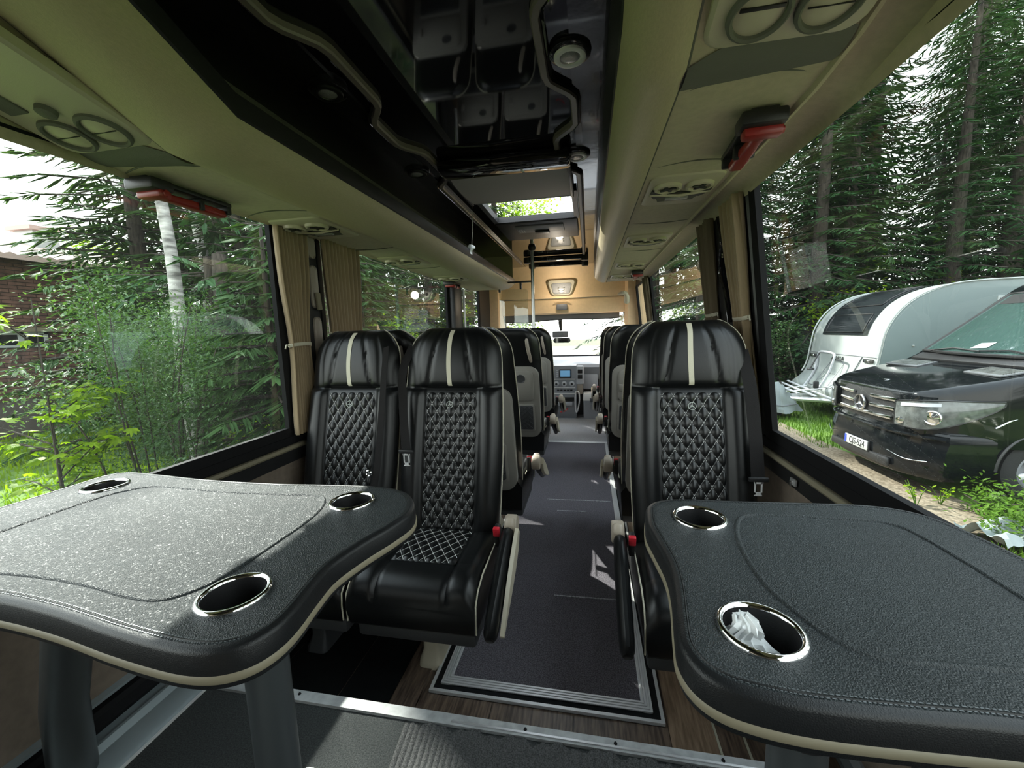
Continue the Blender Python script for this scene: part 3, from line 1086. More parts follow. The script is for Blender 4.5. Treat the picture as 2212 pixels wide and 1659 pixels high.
D['buckle_button'] = MB().rbox((0.222, 0.066, 0.447), (0.024, 0.016, 0.034), 0.003, 2, (0.25, 0, 0)).mesh('buckle_button', M['red'])


def part(name, key, parent, kind=None, m=None):
    o = bpy.data.objects.new(name, D[key])
    COL.objects.link(o)
    o.parent = parent
    if kind:
        o['kind'] = kind
    return o


SEATS = 'black leather bus seats in the cabin'


def make_seat(label, loc, rz, arm=1, front=True, rear=True):
    t = thing('bus_seat', label, 'seat', loc, rz, SEATS)
    bk = part('backrest', 'backrest', t)
    part('headrest_stripe', 'stripe', bk)
    part('piping', 'piping', bk)
    part('piping', 'piping2', bk)
    q = part('quilted_panel', 'quilted_panel', t)
    cu = part('seat_cushion', 'cushion', t)
    if front:
        part('stitching', 'stitching', q, 'stuff')
        part('emblem', 'emblem', q)
        part('cushion_piping', 'cushion_piping', cu)
        part('cushion_piping', 'cushion_piping2', cu)
        cqo = part('quilted_cushion_panel', 'cushion_quilt', t)
        part('cushion_stitching', 'cushion_stitching', cqo, 'stuff')
    else:
        part('cushion_piping', 'cushion_piping', cu)
        part('cushion_piping', 'cushion_piping2', cu)
        part('quilted_cushion_panel', 'cushion_quilt', t)
    if rear:
        shl = part('back_shell', 'back_shell', t)
        part('folding_tray', 'tray', t)
        part('cup_recess', 'tray_recess', shl)
        part('tray_latch', 'tray_latch', shl)
        pf = part('pocket_frame', 'pocket_frame', t)
        part('pocket_liner', 'pocket_liner', pf)
        part('pocket_net', 'net', pf)
        part('grab_handle', 'grab', t)
    else:
        part('back_shell', 'back_shell', t)
    part('seat_frame', 'frame', t)
    pdo = part('pedestal', 'pedestal' if arm else 'pedestal_dark', t)
    if arm:
        a = thing('armrest', None, None, (0, 0, 0))
        a.parent = t
        for nm, k in (('armrest_pivot', 'arm_pivot'), ('armrest_pad', 'arm_pad'), ('armrest_shell', 'arm_shell')):
            if front and arm < 0 and k == 'arm_shell':
                continue
            o = part(nm, k, a)
        if arm < 0:
            a.scale = (-1, 1, 1)
        bu = part('buckle', 'buckle', t)
        bb = part('buckle_button', 'buckle_button', bu)
        if arm < 0:
            bu.scale = (-1, 1, 1)
    return t


def belt(parent, pts, wd=0.046, tongue_at=None):
    """webbing band plus latch tongue (local coordinates of the seat)"""
    b = MB()
    P = [Vector(p) for p in crom(pts, 6)]
    vs = []
    for i, p in enumerate(P):
        d = (P[min(i + 1, len(P) - 1)] - P[max(i - 1, 0)]).normalized()
        s_ = d.cross(Vector((0, 1, 0)))
        if s_.length < .05:
            s_ = Vector((1, 0, 0))
        s_.normalize()
        vs += [p - s_ * wd / 2, p + s_ * wd / 2]
    fs = [(2 * i, 2 * i + 1, 2 * i + 3, 2 * i + 2) for i in range(len(P) - 1)]
    b.add(vs, fs)
    n = len(vs)
    b.add([v + Vector((0, 0.002, 0)) for v in vs], [f[::-1] for f in fs])
    o = obj('seat_belt', b, M['webbing'], parent)
    if tongue_at:
        x, y, z = tongue_at
        tg = MB().rbox((x, y, z), (0.062, 0.010, 0.016), 0.004)
        obj('tongue_grip', tg, M['black'], o)
        tg = MB()
        tg.span((x - 0.012, y - 0.002, z - 0.052), (x - 0.008, y + 0.002, z))
        tg.span((x + 0.008, y - 0.002, z - 0.052), (x + 0.012, y + 0.002, z))
        tg.span((x - 0.012, y - 0.002, z - 0.056), (x + 0.012, y + 0.002, z - 0.044))
        tg.span((x - 0.014, y - 0.002, z - 0.014), (x + 0.014, y + 0.002, z))
        obj('tongue_plate', tg, M['alu'], o, smooth=False)
    return o


Y1 = 1.25
s1 = make_seat('black quilted window seat facing the left table, beside the beige curtain', (-0.985, Y1, 0), 0, 0, True, False)
s2 = make_seat('black quilted aisle seat left of the aisle, facing here, red buckle at its side', (-0.545, Y1, 0), 0, 1, True, False)
s3 = make_seat('single black quilted seat right of the aisle, facing the right table', (0.362, Y1, 0), 0, -1, True, False)
belt(s2, [(-0.185, 0.36, 1.10), (-0.195, 0.27, 1.00), (-0.185, 0.235, 0.88), (-0.165, 0.19, 0.76), (-0.150, 0.165, 0.70)], 0.036, (-0.148, 0.160, 0.70))
belt(s1, [(0.165, 0.30, 1.10), (0.190, 0.22, 1.00), (0.205, 0.15, 0.85), (0.205, 0.09, 0.66), (0.19, 0.06, 0.55)], 0.026, None)
tg = MB().lathe([(0.010, -0.003), (0.013, 0), (0.010, 0.003), (0.007, 0.0), (0.010, -0.003)], (0.178, 0.075, 0.64), 18, 'y', None)
obj('belt_ring', tg, M['chrome'], s1)
belt(s3, [(0.180, 0.34, 1.06), (0.186, 0.265, 0.94), (0.188, 0.205, 0.78), (0.188, 0.165, 0.64)], 0.042, (0.188, 0.160, 0.64))
rows = [2.20, 3.25, 4.20]
ordn = ['second', 'third', 'fourth']
for i, y in enumerate(rows):
    for x, arm, nm in ((-0.985, 0, 'window seat at the left wall'), (-0.545, -1, 'aisle seat on the left')):
        make_seat('forward facing black %s with grey back, %s row' % (nm, ordn[i]), (x, y, 0), PI, arm, False, True)
    make_seat('forward facing black single seat on the right, %s row from here' % ordn[i], (0.362 - 0.01 * i, y + 0.03 * i, 0), PI, 1, False, True)

# ================================================================== TABLES
ZTAB = 0.81
KT = 0.8095
L_OUT = [(-1.55, 0.62), (-1.60, 0.86), (-1.583, 0.975), (-1.479, 1.022), (-1.362, 1.018), (-1.137, 0.995), (-0.893, 0.990), (-0.751, 0.999), (-0.60, 1.004), (-0.50, 0.982), (-0.441, 0.925), (-0.415, 0.855), (-0.427, 0.784), (-0.451, 0.711), (-0.468, 0.632), (-0.462, 0.569), (-0.452, 0.511), (-0.452, 0.470), (-0.467, 0.436), (-0.498, 0.415), (-0.540, 0.407), (-0.60, 0.409), (-0.70, 0.420), (-0.84, 0.440), (-0.99, 0.452), (-1.15, 0.450), (-1.30, 0.43), (-1.42, 0.42), (-1.50, 0.45), (-1.54, 0.52)]
R_OUT = [(0.128, 0.936), (0.139, 0.968), (0.165, 0.996), (0.221, 1.013), (0.359, 1.018), (0.52, 1.027), (0.62, 1.028), (0.69, 1.010), (0.73, 0.965), (0.750, 0.889), (0.757, 0.80), (0.757, 0.66), (0.75, 0.55), (0.72, 0.48), (0.66, 0.455), (0.56, 0.453), (0.437, 0.454), (0.349, 0.450), (0.26, 0.447), (0.200, 0.451), (0.155, 0.463), (0.128, 0.487), (0.117, 0.525), (0.122, 0.576), (0.133, 0.655), (0.136, 0.724), (0.127, 0.806), (0.121, 0.866)]
L_GR = [(-1.316, 0.66), (-1.317, 0.814), (-1.295, 0.878), (-1.24, 0.918), (-1.136, 0.914), (-0.967, 0.905), (-0.827, 0.909), (-0.715, 0.913), (-0.671, 0.886), (-0.645, 0.827), (-0.636, 0.760), (-0.636, 0.686), (-0.638, 0.600), (-0.648, 0.540), (-0.671, 0.504), (-0.703, 0.490), (-0.760, 0.492), (-0.853, 0.505), (-0.965, 0.513), (-1.10, 0.511), (-1.24, 0.50), (-1.30, 0.53)]
R_GR = [(0.636, 0.60), (0.640, 0.70), (0.640, 0.786), (0.636, 0.865), (0.625, 0.912), (0.590, 0.935), (0.516, 0.939), (0.426, 0.939), (0.360, 0.936), (0.322, 0.912), (0.296, 0.850), (0.284, 0.792), (0.279, 0.722), (0.282, 0.664), (0.297, 0.610), (0.320, 0.560), (0.358, 0.534), (0.420, 0.533), (0.509, 0.538), (0.60, 0.545)]
L_RING = [(-1.400, 0.900), (-0.594, 0.890), (-0.579, 0.523)]
R_RING = [(0.238, 0.903), (0.232, 0.563)]


def table(nm, out, gr, rings, legs, label):
    out = [(x * KT, y * KT) for x, y in out]
    if out[0][0] < -1:
        out = [(max(x, -1.236), y) for x, y in out]
    else:
        out = [(min(x, 0.628), y) for x, y in out]
    P = crom(out, 6, True)
    area = sum(P[i - 1][0] * P[i][1] - P[i][0] * P[i - 1][1] for i in range(len(P)))
    if area < 0:
        P = P[::-1]
    n = len(P)
    nor = []
    for i in range(n):
        a, c = Vector(P[i - 1]), Vector(P[(i + 1) % n])
        d = (c - a).normalized()
        nor.append(Vector((d.y, -d.x)))

    def off(d):
        return [(P[i][0] - nor[i].x * d, P[i][1] - nor[i].y * d) for i in range(n)]
    t = thing('table', label, 'table', (0, 0, 0))
    # top surface: triangulated with holes through bmesh
    bm = bmesh.new()
    groove = [(x * KT, y * KT) for x, y in gr]
    G = crom(groove, 6, True)
    loops = [off(0.010)] + [[(cx_ * KT + 0.037 * math.cos(2 * PI * k / 28), cy_ * KT + 0.037 * math.sin(2 * PI * k / 28)) for k in range(28)] for cx_, cy_ in rings]
    eds = []
    for lp in loops:
        vs = [bm.verts.new((x, y, ZTAB)) for x, y in lp]
        eds += [bm.edges.new((vs[i - 1], vs[i])) for i in range(len(vs))]
    bmesh.ops.triangle_fill(bm, use_beauty=True, use_dissolve=False, edges=eds)
    for f in bm.faces:
        if f.normal.z < 0:
            f.normal_flip()
    me = bpy.data.meshes.new('tabletop')
    bm.to_mesh(me)
    bm.free()
    me.materials.append(M['table'])
    o = bpy.data.objects.new('tabletop', me)
    COL.objects.link(o)
    o.parent = t
    R_ = lambda d, z: [(x, y, z) for x, y in off(d)]
    obj('edge', MB().loft([R_(0.0102, ZTAB), R_(0.006, ZTAB - 0.0008), R_(0.0025, ZTAB - 0.003), R_(0.0005, ZTAB - 0.007), R_(0.0, ZTAB - 0.031)], cap=False), M['tabledge'], t, ang=60)
    obj('beige_band', MB().loft([R_(0.0, ZTAB - 0.031), R_(-0.0015, ZTAB - 0.033), R_(-0.0015, ZTAB - 0.040), R_(0.0, ZTAB - 0.042)], cap=False), M['band'], t)
    obj('underside', MB().loft([R_(0.0, ZTAB - 0.042), R_(0.001, ZTAB - 0.048), R_(0.008, ZTAB - 0.052)], cap=True), M['tabledge'], t, ang=30)
    # stitched seam and pressed bead
    obj('edge_seam', MB().tube([(x, y, ZTAB + 0.0002) for x, y in off(0.014)], 0.0011, 5, closed=True, flat=(1, 1)), M['tabledge'], t)
    b = MB()
    q = off(0.0165)
    q2 = off(0.0118)
    for src in (q, q2):
        for i in range(0, n):
            a, c = Vector(src[i - 1]), Vector(src[i])
            L = (c - a).length
            k = int(L / 0.006) + 1
            for j in range(k):
                s_, e_ = a.lerp(c, (j + .15) / k), a.lerp(c, (j + .75) / k)
                d = (e_ - s_).normalized()
                pn = Vector((-d.y, d.x)) * 0.0006
                b.add([(s_.x - pn.x, s_.y - pn.y, ZTAB + .0009), (s_.x + pn.x, s_.y + pn.y, ZTAB + .0009), (e_.x + pn.x, e_.y + pn.y, ZTAB + .0009), (e_.x - pn.x, e_.y - pn.y, ZTAB + .0009)], [(0, 3, 2, 1)])
    obj('edge_stitching', b, M['leg'], t, smooth=False, kind='stuff')
    gm = []
    gn = len(G)
    for dd, zz in ((-0.004, 0.0), (-0.0025, 0.0022), (0, 0.0030), (0.0025, 0.0022), (0.0045, 0.0)):
        ring = []
        for i in range(gn):
            a, c = Vector(G[i - 1]), Vector(G[(i + 1) % gn])
            d = (c - a).normalized()
            ring.append((G[i][0] + d.y * dd, G[i][1] - d.x * dd, ZTAB + zz))
        gm.append(ring)
    obj('pressed_bead', MB().loft(gm, cap=False), M['table'], t, ang=90)
    for cx_, cy_ in rings:
        c = (cx_ * KT, cy_ * KT, ZTAB)
        ch = obj('cup_holder', MB().lathe([(0.0455, 0.0), (0.0455, 0.0025), (0.043, 0.0052), (0.040, 0.0055), (0.0378, 0.0035), (0.0370, 0.001)], c, 40), M['chrome'], t, ang=50)
        obj('cup_well', MB().lathe([(0.0371, 0.0012), (0.0365, -0.012), (0.034, -0.060), (0.030, -0.068), (0.0, -0.068)], c, 30), M['black'], ch)
    for pts, r in legs:
        obj('leg', MB().tube(pts, r, 18), M['leg'], t)
        a = Vector(pts[0])
        obj('leg_plate', MB().lathe([(0.0, 0.0), (0.034, 0.0), (0.034, -0.006), (0.028, -0.014)], (a.x, a.y, ZTAB - 0.051), 20), M['black'], t)
    return t


tabL = table('table', L_OUT, L_GR, L_RING, [([(-0.412, 0.405, 0.76), (-0.412, 0.405, 0.155)], 0.026), ([(-0.735, 0.405, 0.76), (-0.94, 0.49, 0.50), (-1.15, 0.595, 0.20), (-1.17, 0.605, 0.17)], [0.028, 0.032, 0.040, 0.040])], 'left black leather table with three chrome cup holders and sun sheen')
tabR = table('table', R_OUT, R_GR, R_RING, [([(0.206, 0.405, 0.76), (0.206, 0.405, 0.155)], 0.026), ([(0.345, 0.41, 0.76), (0.345, 0.41, 0.155)], 0.028)], 'right black leather table with two chrome cup holders, nearest the van')
for x0, x1 in ((0.25, 0.30),):
    obj('brace', MB().tube([(0.232, 0.40, 0.755), (0.315, 0.40, 0.60)], 0.010, 8), M['leg'], tabR)

# crumpled tissue in the near right cup holder
rnd = random.Random(11)
b = MB()
c = (R_RING[1][0] * KT - 0.004, R_RING[1][1] * KT - 0.004, ZTAB - 0.045)
rings = []
for k in range(11):
    v = k / 10
    rad = 0.020 * (1 - v) ** 0.7 + 0.006
    ring = []
    for q in range(26):
        a = 2 * PI * q / 26
        r_ = rad * (1 + 0.30 * (1 if q % 2 else -1) * (0.4 + 0.6 * rnd.random()) * (0.3 + 0.7 * v) + 0.18 * math.sin(a * 3 + v * 5))
        ring.append((c[0] + r_ * math.cos(a) * 1.15 - 0.016 * v + 0.006 * math.sin(v * 9), c[1] + r_ * math.sin(a) * .62 + 0.012 * v + 0.004 * math.sin(v * 13), c[2] + 0.056 * v + rnd.uniform(-.004, .004)))
    rings.append(ring)
b.loft(rings)
tag(obj('paper_tissue', b, M['tissue'], ang=18), 'crumpled white tissue stuffed in the near right cup holder', 'tissue')

# toe of a pale shoe on the rear carpet
t = thing('shoe', 'rounded white shoe toe poking in at the bottom edge of the picture', 'shoe', (-0.605, 0.600, 0.1500), 0.15)
rings = []
for y, wv, hgt in [(0.095, .012, .012), (0.088, .026, .030), (0.07, .038, .046), (0.03, .045, .056), (-0.03, .046, .062), (-0.09, .042, .075), (-0.15, .036, .085), (-0.18, .03, .085)]:
    rings.append([(wv * math.cos(a), y, 0.012 + hgt * max(0, math.sin(a)) ** .8) if math.sin(a) >= 0 else (wv * math.cos(a), y, 0.012) for a in [2 * PI * q / 20 for q in range(20)]])
obj('upper', MB().loft(rings), M['cardboard'], t)
rings = [[(wv * math.cos(a) * 1.06, y * 1.03, zz) for y, wv in [(0, 0)] for a in [0]] for zz in (0,)]
so = [(0.047 * math.cos(a) if True else 0, (0.098 if math.sin(a) > 0 else 0.185) * math.sin(a)) for a in [2 * PI * q / 28 for q in range(28)]]
obj('sole', MB().prism(so, 0.0, 0.014, lambda u, v, hh: (u, v, hh)), M['grey_light'], t, ang=30)
# ================================================================== CURTAINS, PILLARS
def curtain(label, xf, y0, y1, z0, z1, ztie, ycen, narrow, folds, tw='curtain'):
    t = thing('curtain', label, 'curtain', (0, 0, 0))
    n, m = folds * 10, 40

    def P(u, v):
        z = z1 + (z0 - z1) * v
        k = 1 - (1 - narrow) * math.exp(-((z - ztie) / 0.22) ** 2)
        if z < ztie:
            k = min(k, narrow + 0.25 * (1 - math.exp(-((z - ztie) / 0.25) ** 2)))
        ym = (y0 + y1) / 2 * (1 - sst(0, 1, (z1 - z) / (z1 - ztie))) + ycen * sst(0, 1, (z1 - z) / (z1 - ztie)) if z > ztie else ycen
        y = ym + (u - 0.5) * (y1 - y0) * k
        amp = 0.019 * (0.7 + 0.3 * math.sin(u * 7 + 1)) * (0.55 + 0.45 * k)
        x = xf(z) + amp * math.sin(u * folds * 2 * PI + 0.6 * math.sin(v * 3 + u * 5))
        return (x, y, z)
    b = MB().grid(n, m, P)
    obj('cloth', b, M[tw], t, ang=180)
    v = (z1 - ztie) / (z1 - z0)
    w_ = (y1 - y0) * narrow
    pts = [(xf(ztie) + 0.020 * math.cos(a), ycen + (w_ / 2 + 0.006) * math.sin(a), ztie + 0.006 * math.cos(a)) for a in [2 * PI * q / 24 for q in range(24)]]
    obj('tie_band', MB().tube(pts, 0.006, 6, closed=True, flat=(0.5, 1.4)), M['cream'], t)
    obj('tie_hook', MB().tube([(xf(ztie), ycen - w_ / 2 - 0.004, ztie), (xf(ztie), ycen - w_ / 2 - 0.022, ztie + 0.004), (xf(ztie), ycen - w_ / 2 - 0.03, ztie - 0.012)], 0.003, 6), M['cream'], t)
    return t


lxf = lambda z: LX + 0.035
rxf = lambda z: xr(z) - 0.035
curtain('beige pleated curtain tied back at the left window, nearest pleats', lxf, 1.455, 1.645, 0.74, 1.605, 1.115, 1.545, 0.62, 8)
curtain('beige pleated curtain behind the left pillar, tied with a white cord', lxf, 1.745, 2.06, 0.74, 1.605, 1.16, 1.90, 0.88, 10)
curtain('beige curtain at the right window nearest, with lit edge and cord tie', rxf, 1.63, 1.80, 0.78, 1.615, 1.175, 1.70, 0.66, 6)
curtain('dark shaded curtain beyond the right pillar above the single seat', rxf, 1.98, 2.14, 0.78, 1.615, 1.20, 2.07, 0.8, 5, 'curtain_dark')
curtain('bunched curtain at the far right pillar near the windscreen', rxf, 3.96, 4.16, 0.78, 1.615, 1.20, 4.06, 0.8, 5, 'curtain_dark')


def pillar(name, label, x, ya, yb_, sd, ys=None):
    t = thing(name, label, 'pillar trim', (0, 0, 0))
    yc = (ya + yb_) / 2
    w_ = (yb_ - ya)
    X = (lambda z: x) if sd < 0 else (lambda z: xr(z))
    rings = []
    for z in (0.74, 0.9, 1.1, 1.3, 1.5, 1.61):
        xx = X(z)
        rings.append([(xx, yc - w_ / 2, z), (xx - sd * 0.012, yc - w_ / 2 + .012, z), (xx - sd * 0.016, yc, z), (xx - sd * 0.012, yc + w_ / 2 - .012, z), (xx, yc + w_ / 2, z)])
    obj('cover', MB().loft(rings), M['black'], t, ang=30)
    # oval belt slots of pale plastic seen in the cover
    for k, (za, zb_) in enumerate([(1.50, 1.60), (1.28, 1.47), (1.02, 1.24)]):
        pts = rr(0.026, (zb_ - za) / 2, 0.024, 5)
        yo = ys if ys is not None else yc
        zc = (za + zb_) / 2
        rg = []
        for d, s_ in ((0.014, 1.0), (0.022, 0.96), (0.024, 0.8), (0.018, 0.6)):
            rg.append([(X(zc + v) - sd * d, yo + u * s_, zc + v * (0.9 + 0.1 * s_)) for u, v in pts])
        obj('slot_cover', MB().loft(rg), M['handle'] if sd < 0 else M['black'], t, ang=50)
    return t


p = pillar('pillar_trim', 'black left pillar between two curtains with taupe oval belt slots', LX, 1.52, 1.745, -1, 1.695)
obj('strap_guide', MB().rbox((LX + 0.03, 1.70, 1.31), (0.014, 0.03, 0.08), 0.006, 2, (0.1, 0, 0)), M['band'], p)
p = pillar('pillar_trim', 'black right pillar between curtains with twisted black belt strap', 0.6, 1.62, 2.06, 1)
b = MB().tube(crom([(xr(1.58) - .03, 1.86, 1.59), (xr(1.5) - .03, 1.83, 1.49), (xr(1.45) - .032, 1.85, 1.43), (xr(1.38) - .032, 1.87, 1.36), (xr(1.3) - .032, 1.83, 1.28), (xr(1.2) - .03, 1.81, 1.16)], 6), 0.010, 8, flat=(0.4, 1.6))
obj('twisted_strap', b, M['gloss'], p)
obj('strap_guide', MB().rbox((xr(1.43) - 0.034, 1.85, 1.43), (0.016, 0.03, 0.02), 0.004), M['chrome'], p)

# narrow gap of bright window next to the right pillar: nothing built over it
# far left: dark door pillar and beige post
t = thing('door_post', 'black post with chrome strip between the far left windows', 'post', (0, 0, 0))
obj('post_cover', MB().rbox((LX + 0.03, 3.68, 1.15), (0.07, 0.24, 0.86), 0.02), M['black'], t)
obj('chrome_strip', MB().tube([(LX + 0.075, 3.80, 0.75), (LX + 0.078, 3.80, 1.2), (LX + 0.075, 3.80, 1.56)], 0.012, 8), M['alu'], t)

# ================================================================== HAMMERS, VENTS, PANELS
def hammer(label, loc, rz, sd):
    t = thing('emergency_hammer', label, 'emergency hammer', loc, rz, 'red emergency hammers')
    obj('bracket', MB().rbox((0, 0, -0.006), (0.058, 0.27, 0.014), 0.004).rbox((0.0, -0.105, -0.018), (0.095, 0.065, 0.032), 0.008).rbox((0.0, 0.125, -0.018), (0.056, 0.018, 0.034), 0.004), M['black'], t)
    obj('hammer_head', MB().rbox((0.004, -0.098, -0.038), (0.082, 0.038, 0.026), 0.008).lathe([(0, 0.046), (0.008, 0.045), (0.011, 0.035)], (0.004, -0.098, -0.038), 12, 'x'), M['hammer'], t)
    obj('hammer_handle', MB().loft([[(0.004 + a * x, y, -0.036 + c * z) for x, z in rr(0.016, 0.012, 0.007, 3)] for y, a, c in [(-0.088, 1.1, 1), (-0.05, .8, .9), (0.0, 1.0, 1), (0.06, 1.15, 1), (0.112, 1.1, 1), (0.122, .8, .7)]]), M['hammer'], t)
    obj('retaining_clip', MB().rbox((0.002, 0.03, -0.03), (0.05, 0.016, 0.034), 0.004), M['black'], t)
    return t


hammer('dark red emergency hammer in black bracket above the left window', (-1.195, 1.085, 1.594), 0.0, -1)
hammer('dark red emergency hammer in black bracket above the right window', (0.392, 1.180, 1.622), -0.06, 1)
hammer('small red emergency hammer far forward above the left window', (-1.19, 3.55, 1.594), 0.0, -1)
hammer('small red emergency hammer far forward above the right window', (0.40, 3.72, 1.622), 0.0, 1)


def vent(label, loc, tilt=0.0, sx=1):
    t = thing('vent_unit', label, 'air vent', loc, 0, 'reading light and vent units under the racks')
    t.rotation_euler = (tilt, 0, 0)
    rg = []
    for d, s_ in ((0.0, 1.0), (-0.006, 0.98), (-0.010, 0.90)):
        rg.append([(u * s_ * 1.0, v * s_, d) for u, v in rr(0.115, 0.155, 0.03, 5)])
    obj('housing', MB().loft(rg, cap=True), M['beige_plastic'], t, ang=40)
    # dark star-shaped opening made by two crossing arms
    for q, (cx_, cy_) in enumerate([(-0.05, -0.07), (0.05, -0.07)]):
        nz = obj('nozzle', MB().lathe([(0.045, -0.010), (0.043, -0.020), (0.036, -0.022), (0.032, -0.014), (0.018, -0.016), (0.0, -0.019)], (cx_, cy_, 0), 22), M['beige_plastic'], t)
        obj('nozzle_slot', MB().rbox((cx_, cy_, -0.020), (0.055, 0.012, 0.006), 0.003, 2, (0, 0, 0.5 * (1 if q else -1))), M['black'], nz)
        obj('nozzle_slot', MB().rbox((cx_, cy_, -0.0195), (0.012, 0.05, 0.006), 0.003, 2, (0, 0, 0.5 * (1 if q else -1))), M['black'], nz)
    obj('lamp_recess', MB().prism([(-0.085, 0.0), (0.085, 0.0), (0.06, 0.09), (-0.06, 0.09)], -0.008, -0.0115, lambda u, v, hh: (u, v, hh)), M['shade_grey'], t)
    obj('dark_opening', MB().prism([(-.092, .035), (-.080, .062), (-.005, .030), (.075, .066), (.090, .040), (.0, .000)], -0.0105, -0.0150, lambda u, v, hh: (u, v - .02, hh)), M['black'], t, smooth=False)
    for sx_ in (-1, 1):
        obj('side_opening', MB().prism([(sx_ * .100, .010), (sx_ * .060, -.012), (sx_ * .098, -.050)], -0.0105, -0.0150, lambda u, v, hh: (u, v, hh)), M['black'], t, smooth=False)
    obj('reading_lens', MB().rbox((0, 0.05, -0.014), (0.08, 0.022, 0.010), 0.004), M['lens'], t)
    obj('fold', MB().tube([(-0.10, -0.005, -0.012), (0.0, 0.006, -0.018), (0.10, -0.005, -0.012)], 0.006, 8), M['beige_plastic'], t)
    return t


place = ['nearest', 'second', 'third', 'fourth']
for i, y in enumerate([1.585, 2.42, 3.30, 4.00]):
    vent('beige vent and reading lamp unit under the right rack, %s of the row' % place[i], (0.315, y, 1.627))
    if i < 3:
        vent('beige vent and reading lamp unit under the left rack, %s of the row' % place[i], (-1.115, y, 1.599))


def rear_panel(label, x, sd):
    z = (1.600 if sd < 0 else 1.626) + 0.5 * (dz_in(0.72) + dz_out(0.72)) - 0.002
    t = thing('speaker_panel', label, 'vent panel', (x, 0.70, z), 0, None)
    t.rotation_euler = (-0.24, 0, 0)
    rg = []
    for d, s_ in ((0.012, 1.0), (-0.006, 1.0), (-0.012, 0.95)):
        rg.append([(u * s_, v * s_, d) for u, v in rr(0.125, 0.150, 0.035, 5)])
    obj('panel', MB().loft(rg), M['beige_plastic'], t, ang=40)
    for cx_ in (-0.050, 0.052):
        rr_ = obj('ring_vent', MB().lathe([(0.049, -0.011), (0.048, -0.018), (0.043, -0.022), (0.039, -0.019), (0.038, -0.012)], (cx_, 0.088, 0), 32), M['shade_grey'], t)
        obj('vent_disc', MB().lathe([(0.038, -0.013), (0.02, -0.017), (0.0, -0.018)], (cx_, 0.088, 0), 32), M['beige_plastic'], rr_)
        obj('vent_slit', MB().rbox((cx_, 0.075 if sd > 0 and cx_ < 0 else 0.088, -0.018), (0.066, 0.006 if sd > 0 and cx_ < 0 else 0.0015, 0.003), 0.0006), M['black'], rr_)
    obj('knob', MB().lathe([(0.018, -0.012), (0.017, -0.022), (0.012, -0.025), (0, -0.025)], (0.0, 0.02, 0), 20), M['shade_grey'], t)
    obj('lamp_slot', MB().rbox((-0.07 * sd * -1, -0.04, -0.012), (0.05, 0.12, 0.008), 0.003), M['shade_grey'], t)
    return t


rear_panel('pale panel with two ring vents at the top right, grey fold beyond it', 0.320, 1)
rear_panel('shaded panel with two ring vents at the far left above the window', -1.105, -1)

# little stowed bundle and black cord visible at the left lip
bt = thing('hanging_tag', 'crumpled white tag hanging on a string over the left rack edge', 'tag', (-0.775, 2.72, 1.70))
obj('string', MB().tube([(0.02, 0, 0.24), (0.015, 0.004, 0.12), (0.005, 0.0, 0.02)], 0.002, 5), M['cream'], bt)
rings = [[((0.012 + 0.014 * math.sin(k * 1.1)) * math.cos(a) * (1 + .3 * math.sin(3 * a + k)), 0.02 * math.sin(a) * (1 + .3 * math.sin(2 * a + k)), 0.03 - 0.012 * k) for a in [2 * PI * q / 14 for q in range(14)]] for k in range(6)]
obj('paper', MB().loft(rings), M['tissue'], bt)

# ================================================================== FRONT OF THE BUS
FY = 5.25
t = tag(obj('wall_front', MB().loft([[(x, y, z) for y, z in [(5.2, 1.96), (5.23, 1.90), (5.27, 1.78), (5.265, 1.66), (5.25, 1.585), (5.235, 1.548), (5.235, 1.532), (5.255, 1.524), (5.275, 1.46), (5.27, 1.36), (5.30, 1.345), (5.42, 1.355)]] for x in (-1.32, -1.0, -0.6, -0.2, 0.2, 0.45, 0.72)], cap=False, open_ring=True), M['header'], ang=50, recalc=True), kind='structure')
for sd, nm in ((-1, 'left'), (1, 'right')):
    xo = -1.32 if sd < 0 else 0.72
    xi = -1.115 if sd < 0 else 0.44
    b = MB().loft([[(xo, 5.15, z), (xi + 0.03 * sd, 5.17, z), (xi, 5.25 + k, z), (xi + 0.01 * sd, 5.36 + k, z), (xo, 5.42 + k, z)] for z, k in [(1.96, 0), (1.55, 0), (1.36, 0.02), (1.1, .20), (0.8, .40), (0.5, .5), (-0.03, .5)]])
    obj('front_pillar', b, M['header'], t, ang=40)
obj('header_ledge_shadow_strip', MB().span((-1.12, 5.226, 1.536), (0.44, 5.24, 1.542)), M['shade_grey'], t, smooth=False)  # solid grey strip, stands in for the shadow line at the ledge
obj('roof_front_cover', MB().span((-1.32, 5.15, 1.955), (0.72, 5.6, 2.0)), M['black'], t, smooth=False)

# dome lamp with a smile of switches
d = thing('dome_lamp', 'beige trapezoid dome lamp with smile-shaped switches on the front header', 'dome lamp', (-0.335, 5.27, 1.672))
f_ = lambda u, v, hh: (u, -hh, v)
rg = []
for hgt, s_ in ((0.0, 1.0), (0.035, 0.97), (0.050, 0.88)):
    rg.append([(u * s_ * (1 + 0.18 * v / 0.1), -hgt + 0.0, v * s_) for u, v in rr(0.165, 0.105, 0.05, 6)])
obj('lamp_body', MB().loft(rg, recalc=None) if False else MB().loft(rg), M['beige_plastic'], d, ang=40, recalc=True)
rg = [[(u * (1 + 0.18 * v / 0.1), -0.050 - hgt, v - 0.012) for u, v in rr(0.118 * s_, 0.068 * s_, 0.03 * s_, 5)] for hgt, s_ in ((0, 1), (0.010, .97), (0.013, .85))]
obj('lamp_lens', MB().loft(rg), M['lens'], d, ang=40, recalc=True)
for x in (-0.035, 0.035):
    obj('switch', MB().rbox((x, -0.066, -0.005), (0.018, 0.008, 0.012), 0.003), M['shade_grey'], d)
